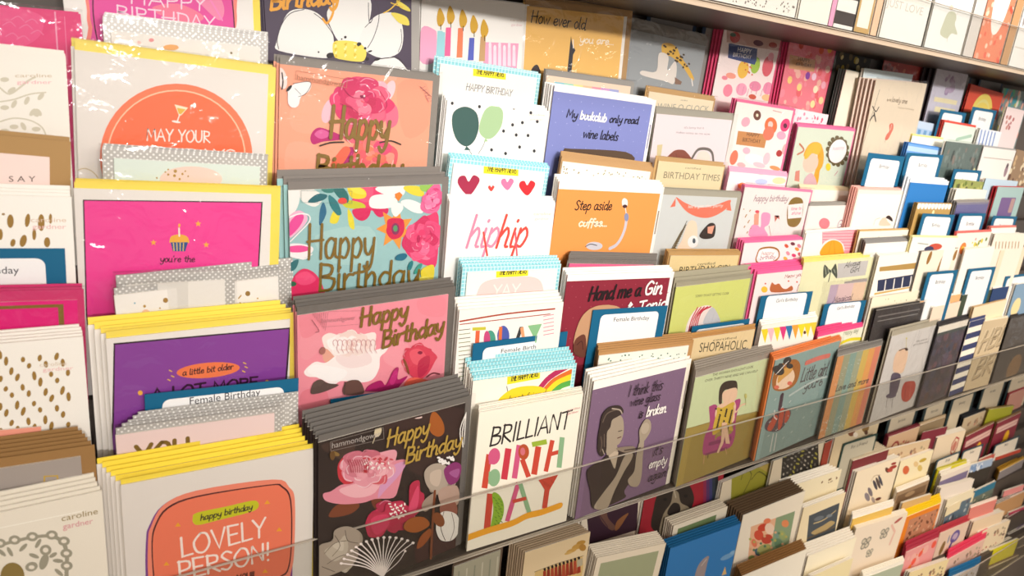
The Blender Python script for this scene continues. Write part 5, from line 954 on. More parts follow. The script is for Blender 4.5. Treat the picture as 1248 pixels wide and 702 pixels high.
# second block of far columns
Lb = [
 ((1142,80),(1181,89),'lavender script card in a black edged sleeve, far right top','D3CEDC',1,dict(n=3,back=(1128,76),env='3A3034',m=(.001,.001,.004),th=.006,sleeve=True),'lav'),
 ((1184,102),(1224,114),'red card with a big yellow circle, far right top','E2563E',1,dict(n=2,env='C23A30',m=(.001,.001,0)),'sun'),
 ((1223,107),(1256,113),'multicoloured confetti card at the right edge','8A9A9A',.6,dict(n=1),'conf'),
 ((1228,130),(1249,135),'white pinkish script card in front of the confetti card','F0DCDA',2.6,dict(n=2,tgt=.15),'scr'),
 ((1115,146),(1143,152),'pale blue striped card right of the fox card','A8C4E4',1.9,dict(n=3),'stripe'),
 ((1152,146),(1191,153),'mint card in a red envelope, far right second row','DDE8DC',2.6,dict(n=3,env='E05040',m=(.004,.001,.0015)),'mint'),
 ((1113,163),(1151,168),'white card with a yellow top edge above the blue wedge','F5F0E2',2.7,dict(n=2,env='F0E08A',m=(.003,.002,0)),'none'),
 ((1108,173),(1149,180),'bright blue card above its blue framed label','6FA4E0',3.3,dict(n=3,env='3E7FC8',m=(.002,.001,0)),'wedge'),
 ((1195,156),(1221,161),'white card with tall blue lettering, far right','EDEFF2',3.0,dict(n=2),'blue letters'),
 ((1154,172),(1198,177),'slate green card with pale yellow shapes and jumbled lettering','64746E',3.8,dict(n=2,sleeve=True),'slate'),
 ((1200,177),(1240,182),'white card with a grey line and small figure, far right','F0E9E2',4,dict(n=3,env='A8A6A4',m=(.003,.002,0)),'fig'),
 ((1239,182),(1262,187),'brown floral card cut by the right edge','9A7E62',4,dict(n=1),'floral'),
 ((1111,217),(1158,221),'royal blue card in a white envelope with a pale figure','2C7CC4',4.9,dict(n=3,back=(1104,213),env='E8EEF4',m=(.007,.003,.001)),'rocket'),
 ((1165,218),(1200,222),'olive leaf card between two white stacks, far right','9AA05A',4.7,dict(n=2),'leaf'),
 ((1166,230),(1203,232),'plain cream card in front of the olive leaf card','F6EFE0',5.2,dict(n=3,th=.004),'none'),
 ((1202,217),(1241,221),'pale blue card behind the red edged teal card','C4DAE8',4.8,dict(n=2),'none'),
 ((1216,227),(1249,228),'teal card with a purple panel in a red envelope','A8C4C0',5.4,dict(n=4,back=(1203,225),env='C8343C',m=(.001,.001,.003),th=.006),'panel'),
 ((1119,247),(1161,248),'gold card with a white scalloped top edge','C09A58',5.8,dict(n=3,back=(1115,246),env='B08A48',m=(.001,.001,0)),'scallop'),
 ((1167,245),(1207,244),'purple card with grey band, far right fifth row','6E6A9C',5.8,dict(n=4,th=.004,env='A09890',m=(.003,.003,.002),sleeve=True),'band'),
 ((1167,282),(1210,280),'white floral card in a coral envelope','F6ECE0',6.6,dict(n=2,env='EC7068',m=(.004,.002,.002)),'flowers'),
 ((1209,276),(1240,275),'coral edged white card stack at the right','F8F2EA',6.5,dict(n=3,env='EE8478',m=(.0035,.001,0)),'none'),
 ((1213,285),(1252,285),'white stack with bronze lettering at the right edge','F6EBDA',6.9,dict(n=4,th=.004),'text'),
 ((1113,287),(1169,288),'white card with a red and navy car shape and yellow edge','F4EEE4',6.5,dict(n=2,env='F2E6A4',m=(.003,.002,.001)),'car'),
 ((1124,306),(1169,302),'cream card with long gold leaf strokes','F2E6D0',6.9,dict(n=3,env='8A8680',m=(.0012,.003,0)),'gold'),
 ((1177,304),(1213,300),'tall white card behind the far blue sided label','FBF5EA',7.1,dict(n=5,back=(1174,298),th=.004),'plain'),
 ((1220,304),(1252,301),'large cream card at the right edge above the navy one','F3DFC2',7.1,dict(n=2,env='E8C8A0',m=(.002,.002,.001)),'none'),
 ((1122,365),(1174,356),'kraft orange card on the white stack, far right','E8B47C',7.3,dict(n=3,env='F6EDE0',m=(.003,.001,0)),'none'),
 ((1174,357),(1211,350),'dark green card stack below the far blue sided label','3E4A38',7.3,dict(n=3,env='D8C49A',m=(.0045,.001,0)),'none'),
 ((1211,350),(1231,347),'navy cards with a pale stripe, far right','26406E',7.3,dict(n=3,env='F4EEE6',m=(.003,.001,0)),'none'),
 ((1188,374),(1228,364),'cream card above the navy and white striped stack','F1DDBB',7.7,dict(n=2,env='C9A878',m=(.002,.001,0)),'none'),
]
def deco(p, k):
    w_, W2 = p.w, p.w
    if k == 'lav': p.speckle(10,.04,.005,w_-.03,.04,.004,.008,['A890B4','BFA8C4'],2); p.lrect(.02,.05,w_-.01,.058,'F0E4B8'); p.lrect(.03,.066,w_-.01,.075,'F0E4B8')
    elif k == 'sun': p.lell(w_*.5,.045,.042,.036,'F2D86A',28); p.lell(w_*.5,.045,.030,.026,'EFE08C',28); p.lrect(0,.05,w_,.2,'F4ECE0'); p.lell(w_*.5,.045,.03,.02,'F2D86A')
    elif k == 'conf': p.speckle(90,.004,.004,w_-.004,.15,.003,.007,['4AA8B8','E0D84A','E87A5A','F0EAE0','6AC08A','5A6A80','F4B8A0'],3,1.6)
    elif k == 'scr': p.speckle(10,.01,.01,w_-.01,.04,.002,.005,['B86A6A','C88A80'],4)
    elif k == 'stripe': p.lrect(0,0,w_,.012,'C4D4EA'); [p.lrect(.02+i*.02,.014,.03+i*.02,.2,'6E9CC8') for i in range(5)]
    elif k == 'mint': p.poly([p_ for p_ in []] or [(0,0),(0,0),(0,0)], 'DDE8DC'); p.lline([(.06,.026),(w_-.01,.016)],.006,'A8C4B0'); p.lline([(.01,.034),(w_-.01,.034)],.003,'C4D8CC')
    elif k == 'wedge': p.lrect(0,.004,w_,.012,'B8D4F2')
    elif k == 'blue letters': [p.lline([(.008+i*.014,.004),(.012+i*.014,.04)],.0045,'6A8CC8') for i in range(int((w_-.01)/.014))]
    elif k == 'slate':
        p.speckle(40,.01,.01,w_-.01,.06,.002,.004,['3A4642','7C8A84','8A7A70'],5,1.8)
        for i in range(4): p.lell(.03+i*.033,.088-i*.007,.009,.016+i*.003,'E8E4A8')
    elif k == 'fig': p.lrect(.01,.018,w_-.01,.0195,'B8A8A0'); p.lell(w_-.02,.04,.007,.012,'9A8088'); p.lell(w_-.02,.03,.005,.005,'5A4A50')
    elif k == 'floral': p.speckle(50,.002,.004,w_-.002,.12,.003,.007,['E0D0B0','6A4A3A','C8A880'],6)
    elif k == 'rocket': p.lell(w_*.45,.045,.005,.011,'E8E4E8'); p.lell(w_*.45,.055,.008,.004,'D8D4DC')
    elif k == 'leaf': p.speckle(30,.004,.004,w_-.004,.04,.003,.006,['6A7A34','B8B86A','5A5A34'],7)
    elif k == 'panel': p.lrect(.03,.02,w_-.02,.058,'7A6090',.003); p.lrect(.075,.022,w_-.022,.05,'B89490',.003); p.lline([(.02,.075),(w_-.02,.06)],.003,'7AA8A4')
    elif k == 'scallop': [p.lell(.006+i*.0115,.004,.0056,.006,'F6F0E8') for i in range(int(w_/.0115))]; p.lell(w_*.5,.016,.004,.005,'F2E8B0')
    elif k == 'band': p.lrect(0,.0,w_,.004,'8A8498'); p.lrect(.004,.022,w_-.006,.026,'4A4668')
    elif k == 'flowers': p.lell(.035,.028,.011,.011,'F2803C'); p.lell(.035,.028,.004,.004,'F4C83A'); p.speckle(14,.06,.012,w_-.01,.04,.002,.005,['6A8A4A','3A3A30','E8A8A0','D8C84A'],8)
    elif k == 'text': [p.lline([(.012+i*.012,.016),(.016+i*.012,.028)],.0028,'B08A5A') for i in range(int((w_-.02)/.012))]
    elif k == 'car': p.lell(w_*.55,.016,.02,.006,'C8503C'); p.lell(w_*.42,.02,.014,.005,'3A3A5A'); p.lline([(.02,.01),(.05,.012)],.002,'A8A8A0')
    elif k == 'gold':
        for u, v, a in ((.03,.012,.012),(.075,.03,.026),(.12,.012,.01),(.16,.026,.014)): p.lell(u,v,.006,a,'9A6C2C',14,-12)
for TL, TR, lab, col, T, kw, k in Lb:
    deco(fc(TL, TR, lab, col, T=T, **kw), k)
for TL, TR, lab, T in [((1147,133),(1178,138),'small blue label on the lavender script card',2.2),((1186,130),(1215,135),'blue sided label in front of the red card with yellow circle',2.2),
    ((1106,186),(1150,189),'blue framed label in front of the bright blue card',4.0),((1163,206),(1197,208),'blue topped label in front of the slate green card',4.55),
    ((1125,260),(1164,262),'blue framed label in front of the gold scalloped card',6.2),((1170,260),(1202,260),'blue sided label in front of the purple card',6.2),((1211,263),(1240,264),'blue topped label in front of the teal card',6.0),
    ((1131,332),(1168,329),'blue framed label in front of the gold leaf card',7.3),((1181,328),(1214,325),'blue sided label in front of the tall white card',7.3),((1226,337),(1254,333),'blue topped label at the right edge of the picture',7.3)]:
    fd(TL, TR, lab, T=T, mt=.005)
p = card(8, q4(672,135), q4(760,112), 'navy and white block striped card behind the HBD BRO card', 'F2EADA', n=3, back=q4(680,105), th=.004, env='34406E', m=(.006,.001,0))
for i in range(9): p.lrect(0, i*.0235, p.w, i*.0235+.012, '343C66')
p = card(8, q4(745,150), q4(885,125), 'kraft card with embossed capitals reading HBD BRO', 'C9B594', n=3, back=q4(742,140), th=.003, edge='F6EBD8')
p.Z(1040, 360, 4.678); 
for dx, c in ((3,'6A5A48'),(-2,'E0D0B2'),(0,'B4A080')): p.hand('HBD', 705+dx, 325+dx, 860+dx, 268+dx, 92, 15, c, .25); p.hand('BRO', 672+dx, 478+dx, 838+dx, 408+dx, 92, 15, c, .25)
p = card(8, (1232,389), (1275,378), 'black card behind glossy film at the right edge of the main rack', '4E4844', n=3, back=(1231,384), th=.004, sleeve=True, edge='3A3432')
p.lell(.1,.12,.035,.03,'8A6A48')
p = card(8, (1240,349), (1262,343), 'tall blue card with a cream figure standing at the far right edge', '7F9DB8', n=2, far=True, tgt=.2) if False else None
p = fc((1239,347), (1262,343), 'tall blue card with a cream figure at the far right edge', '7F9DB8', T=7.6, n=2, tgt=.2); p.lell(.03,.05,.02,.02,'F0D8A0')
# labels on the backing board under the top shelf; its shade is put into their colours
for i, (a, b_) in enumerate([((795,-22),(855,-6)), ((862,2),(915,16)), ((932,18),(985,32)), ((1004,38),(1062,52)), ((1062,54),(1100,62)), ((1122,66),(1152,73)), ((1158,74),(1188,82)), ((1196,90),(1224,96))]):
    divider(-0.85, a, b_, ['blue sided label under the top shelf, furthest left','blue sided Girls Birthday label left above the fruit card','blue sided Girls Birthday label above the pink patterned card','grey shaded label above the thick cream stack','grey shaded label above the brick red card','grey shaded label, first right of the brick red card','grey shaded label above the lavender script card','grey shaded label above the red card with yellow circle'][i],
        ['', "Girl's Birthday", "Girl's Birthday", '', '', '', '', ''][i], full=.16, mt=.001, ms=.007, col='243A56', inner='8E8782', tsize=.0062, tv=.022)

# =================================================================== CARDS ON THE TOP SHELF
def uc(x0, x1, label, col, T=8, topz=0.17, **kw):
    y = tier_y(T); zt = tier_z(math.ceil(T), 1) + topz
    def px(X, Z): v = R3.transposed() @ (Vector((X, y, Z)) - EYEV); return (CX + FPX * v.x / -v.z, CY - FPX * v.y / -v.z)
    def xat(bx, z=tier_z(8, 1)):
        lo, hi = 0.3, 3.0
        for _ in range(40):
            m_ = (lo + hi) / 2; lo, hi = (m_, hi) if px(m_, z)[0] < bx else (lo, m_)
        return lo
    a, b_ = xat(x0), xat(x1)
    return card(T, px(a, zt), px(b_, zt), label, col, unit=1, **kw)
def dotsfill(p, n, c, r=.0008): return p.speckle(n, .003, .003, p.w-.003, p.h-.003, r*.7, r*1.3, [c], 11)
p = uc(852, 968, 'white paper densely dotted in black on the top shelf', 'F2ECE6', n=2); dotsfill(p, 700, '7A706C', .0011)
p = uc(972, 1008, 'white card with a gold frame on the top shelf', 'F4F0E8', n=2, far=True); p.lrect(.004,.004,p.w-.004,p.h-.03,'C9A468'); p.lrect(.009,.004,p.w-.009,p.h-.036,'F4F0E8')
p = uc(1009, 1014, 'narrow pink card edge beside the striped card, top shelf', 'F4A8CC')
p = uc(1015, 1038, 'black and white broad striped card on the top shelf', 'F6F2EE', far=True)
for i in range(6): p.lrect(0, i*.03, p.w, i*.03+.015, '453C3A')
p = uc(1040, 1058, 'cream card with a gold border on the top shelf', 'FBF4EA', far=True); p.lrect(0,0,.004,p.h,'C9A468'); p.lrect(p.w-.004,0,p.w,p.h,'C9A468'); p.lrect(0,p.h-.006,p.w,p.h,'C9A468')
p = uc(1060, 1067, 'peach card edges on the top shelf', 'F2C8A8', n=4, far=True)
p = uc(1071, 1122, 'white card with pale grey capitals reading JUST LOVE', 'F7F4EE', n=2, far=True); p.Z(1060, 0, 5.016).type('JUST LOVE', 100, 35, 320, 95, 48, 'CFC8C0')
p = uc(1126, 1170, 'white card with a pale green dressed girl on the top shelf', 'F0F0EE', n=2, far=True); p.Z(1060, 0, 5.016)
p.poly([(470,90),(490,70),(520,75),(530,110),(520,150),(535,210),(500,205),(470,235),(430,205),(450,140)], 'C9CBB4', True); p.ell(500,45,12,15,'E6CDB0'); p.line([(530,90),(565,45)], 4, 'D8D0C0'); p.line([(475,225),(472,255)], 4, 'C8BCA8')
p = uc(1173, 1184, 'grey edged clear sleeves beside the red floral card, top shelf', 'D9D2CC', n=3, far=True)
p = uc(1186, 1217, 'red and orange floral card with a white oval on the top shelf', 'E88A68', n=2, far=True)
p.speckle(90,.002,.002,p.w-.002,p.h-.002,.002,.005,['D8543C','F4B49A','E86A50','F8D0B8'],12); p.lell(p.w*.5,p.h*.42,p.w*.3,p.h*.36,'F6F0EA',30)
p = uc(1219, 1227, 'kraft card edge beside the bottle row card, top shelf', 'C89A6C', n=2, far=True)
p = uc(1229, 1262, 'white card with a row of grey bottles at the top right corner', 'F4F0EC', n=2, far=True)
for i in range(7): p.lell(.01+i*.016,p.h*.52,.005,.022,['9A948E','C8BEB4','7A746E'][i%3])
p.lrect(.004,p.h-.03,p.w,p.h-.028,'D8CFC4')

# =================================================================== LOWER UNIT
def lc(TL, TR, label, col='F0E4D0', **kw):
    kw.setdefault('unit', -1); kw.setdefault('n', 2); kw.setdefault('th', .003); T = kw.pop('T', None); kw.setdefault('far', False)
    return card(T, TL, TR, label, col, **kw)
p = lc((552, 690), (612, 668), 'grey green landscape card below the flower column, lower rack', 'A9A48E', T=3, n=4, back=(556, 668), env='6A5848', m=(.002,.002,.002), far=True, tgt=.15)
for i in range(12): p.lline([(.01+i*.012,.01),(.012+i*.012,.09)], .0022, 'C4BEA8' if i % 2 else '8E907C')
p.lell(p.w-.012,.075,.016,.028,'5E6238')
p = lc((640, 673), (720, 648), 'cream card with a row of red soldiers and gold tree, lower rack', 'E3CBA2', T=3.5, n=8, back=(621, 660), env='B39C80', m=(.0005,.0005,0), th=.0022)
p.Z(560, 600, 5.2)
for x, y, rx, ry, c in [(770,320,30,14,'B88A3C'),(745,345,34,16,'C49648'),(710,370,34,12,'C89C50'),(780,350,22,22,'B08038'),(690,385,26,8,'D0A860')]: p.ell(x, y, rx, ry, c, -18)
p.poly([(480,505),(620,455),(780,405),(785,470),(760,600),(460,620)], 'D8B878'); p.line([(475,505),(620,450),(785,402)], 3, '6A5030', False)
for i in range(10): p.poly([(530+i*24,500-i*8),(548+i*24,492-i*8),(552+i*24,560-i*6),(528+i*24,570-i*6)], ['A03A26','8A3020','B04A30'][i%3]); p.ell(540+i*24,488-i*8,8,10,'2E2420')
p.poly([(745,430),(780,415),(780,460),(745,475)], 'B8AC90')
p = lc((709, 634), (787, 606), 'dark purple card with white border half hidden under the clear lip', 'E5D8C4', T=2, n=3, back=(700, 630), tgt=.18)
p.Z(560, 600, 5.2).poly([(805,140),(1135,30),(1122,240),(825,330)], '3A2230'); p.poly([(880,110),(930,90),(940,160),(990,220),(960,240),(900,180)], '6A4A40', True); p.poly([(985,240),(1000,180),(1070,130),(1050,170),(1010,230)], '8A5A38', True); p.line([(850,90),(940,220)], 6, '4A3034')
p = lc((728, 680), (812, 662), 'white bordered sage green card in a deep stack, lower rack', 'EADCC4', T=4, n=8, back=(717, 664), th=.0022, edge='E6DAC6')
p.lrect(.009,.011,p.w-.012,.3,'A3A885')
p = lc((786, 606), (884, 570), 'red card with a long faced dog portrait under the clear lip', '9E2230', T=2, n=2, tgt=.18)
p.Z(760, 560, 4.945)
p.poly([(200,440),(165,400),(180,300),(200,220),(240,180),(300,150),(360,140),(400,160),(425,230),(410,290),(380,340),(350,420),(260,480)], '2E2520', True); p.poly([(215,430),(240,330),(285,260),(300,190),(330,200),(345,260),(395,290),(380,330),(300,360),(240,450)], '8E806A', True); p.poly([(270,300),(300,262),(335,270),(340,310),(300,340),(265,330)], '241C1A', True); p.line([(300,170),(315,230)], 6, 'B8AC96'); p.ell(250,240,12,10,'1A1614'); p.ell(375,220,12,10,'1A1614')
for i, c in enumerate(['8A2A4C','5A3060','3A3A6A','2A3440','1E2226']): p.poly([(480+i*18,100-i*6),(498+i*18,94-i*6),(498+i*18,280),(480+i*18,285)], c)
p = lc((821, 641), (887, 617), 'white card with a small green panel above the blue card, lower rack', 'E4D8C2', T=3, n=6, back=(811, 631), th=.0026, edge='D8CCB8')
p.lrect(.012,.009,p.w*.8,.2,'6E8256')
p = lc((817, 668), (904, 637), 'bright blue card with a grey horn shape and small cloud, lower rack', '2E78B8', T=4, n=5, back=(809, 658), env='1E6494', m=(.001,.0015,0), th=.003, edge='2A6CA0')
p.Z(760, 560, 4.945); p.poly([(430,720),(445,650),(480,600),(515,582),(505,625),(490,690),(480,730)], '9A8C8C', True); p.line([(470,640),(500,600)], 5, 'C8B8AC'); p.ell(625,585,45,14,'6E9CC4',-25); p.ell(660,560,22,10,'84ACCC',-25); p.poly([(590,700),(612,645),(620,690)], 'D8B070')
p = lc((881, 588), (943, 562), 'olive yellow drawing card with white border under the clear lip', 'DCCEB4', T=2, n=3, tgt=.18)
p.Z(840, 480, 3.163); p.poly([(168,240),(330,190),(322,345),(160,410)], '9A9432'); p.poly([(230,225),(310,200),(315,300),(280,290),(240,270)], 'B09A50', True)
for q in [[(170,300),(200,280),(240,310),(210,380)],[(250,230),(280,270),(315,240)],[(240,330),(270,300),(310,330)],[(180,260),(220,240),(200,330)]]: p.line(q, 4, '5E5A22')
p = lc((906, 628), (982, 598), 'white bordered poppy garden painting card in a brown edged stack', 'F1E6D2', T=3.6, n=8, back=(886, 612), th=.0026, env='5A4632', m=(.0004,.0004,0))
p.Z(840, 480, 3.163); p.poly([(238,512),(408,452),(380,598),(225,650)], 'E8B490'); p.poly([(335,478),(408,452),(380,598),(310,622)], '8AA07C')
for x, y, rx, ry, c in [(285,515,22,14,'C8442E'),(268,545,18,20,'D0503A'),(300,560,22,18,'C04A38'),(310,520,18,22,'F0D0B8'),(370,500,14,14,'E08A5A'),(264,610,11,15,'4A6478'),(290,600,30,20,'A8A868'),(345,580,16,24,'6A8A6A'),(240,632,12,10,'8A9A5A'),(360,545,12,20,'9AAA70'),(300,490,14,10,'E8805A'),(335,540,8,18,'7A9A8A'),(250,575,10,16,'E07A5A')]: p.ell(x, y, rx, ry, c, -20)
for i in range(20): p.ell(235+(i*41)%150, 560+(i*29)%70-(i*41)%150*.3, 5, 5, ['B8B060','5E8060','D8A880'][i%3])
p = lc((943, 562), (1006, 538), 'black ink doodle card with white border under the clear lip', 'DCCDB2', T=2, n=2, tgt=.18)
p.Z(840, 480, 3.163); p.poly([(362,222),(497,180),(500,290),(395,350),(350,355)], '2E2A26')
for i in range(60): p.ell(362+(i*37)%132, 215+(i*23)%120-((i*37)%132)*.2, 4+(i%4), 3, ['8E877A','BDB4A4','6A645C','A8A04A'][i%4], i*33)
p = lc((1006, 540), (1016, 535), 'narrow red card edge under the clear lip', 'A04030', T=1.9, n=1, tgt=.17)
p = lc((966, 592), (1026, 572), 'cream card stack behind the harbour picture card', 'F3E6C4', T=2.8, n=5, back=(950, 585), th=.0026)
p.speckle(8,.08,.014,p.w-.01,.022,.001,.003,['8A6A4A'],3)
p = lc((980, 619), (1031, 600), 'cream framed dark harbour night picture card', 'F3E2BC', T=3.8, n=3, back=(976, 615), th=.003)
p.Z(840, 480, 3.163); p.poly([(462,470),(580,420),(562,530),(452,572)], '4A525A'); p.poly([(470,535),(520,505),(545,490),(560,500),(500,540)], 'B8A070', True); p.line([(480,500),(520,485),(565,450)], 4, 'C8B488'); p.line([(455,558),(562,512)], 5, '6A5A48'); p.ell(500,480,20,8,'6A727A',-20); p.ell(540,470,12,6,'7E868C',-20)
p = lc((905, 702), (984, 669), 'white card in a brown edged stack at the bottom of the picture', 'FBF4E4', T=5, n=6, back=(898, 689), th=.0028, env='8A6238', m=(.0006,.0006,0))
p = lc((985, 678), (1044, 655), 'thick bright white card stack at the bottom of the picture', 'FFF6DC', T=5, n=6, back=(976, 664), th=.0030)
p = lc((990, 702), (1040, 680), 'pale yellow card in front of the bright white stack, bottom edge', 'F8EABC', T=6, n=3, th=.003)
p = lc((1019, 530), (1073, 510), 'cream card with two fox heads under the clear lip', 'D6C29E', T=1.9, n=2, tgt=.18)
p.Z(1000, 480, 7.02); p.ell(265,330,30,34,'7A4A30',20); p.ell(300,350,20,22,'EADCC8'); p.ell(385,290,30,40,'8A6A38',15); p.ell(390,330,16,20,'5A3A28')
p = divider(2.1, (1028, 541), (1070, 528), 'dark green framed label in front of the fox heads card, lower rack', 'For a Friend', unit=-1, col='24423C', inner='BDB6A2', full=.12, mt=.004, ms=.005, tsize=.008, tv=.018)
p = lc((1040, 561), (1084, 547), 'dark red card in a maroon edged stack, lower rack', '7A2E34', T=2.5, n=8, back=(1024, 551), th=.0034, env='CDBFA6', m=(.0015,.001,0))
p = lc((1045, 575), (1098, 556), 'large cream card with a sketched group of people and red hat, lower rack', 'F3E3C8', T=3, n=4, back=(1037, 572), th=.0036)
p.Z(1000, 470, 4.129); 
for x, y, rx, ry, c in [(275,500,8,26,'4A4450'),(290,490,8,30,'5A4A48'),(302,478,7,28,'4A4A58'),(250,535,10,24,'7A7078'),(235,560,12,22,'8A8088'),(265,575,8,16,'A89A98'),(290,570,16,7,'6A3A34'),(335,425,9,14,'6A4030'),(365,410,20,8,'A83A30'),(368,392,14,6,'9A3028'),(350,425,14,10,'B84A3C')]: p.ell(x, y, rx, ry, c, -20)
p.line([(255,480),(270,455),(300,450)], 3, 'B8A088')
p = lc((1098, 562), (1138, 548), 'cream card with orange and yellow blooms, lower rack', 'F6E8C2', T=3, n=3, th=.003)
p.Z(1000, 470, 4.129); p.ell(430,425,16,22,'D86A40',15); p.ell(500,415,12,16,'DCC070'); p.ell(515,375,20,8,'C8A838',-25); p.ell(480,395,12,14,'E8C890'); p.ell(540,440,8,8,'C8A870')
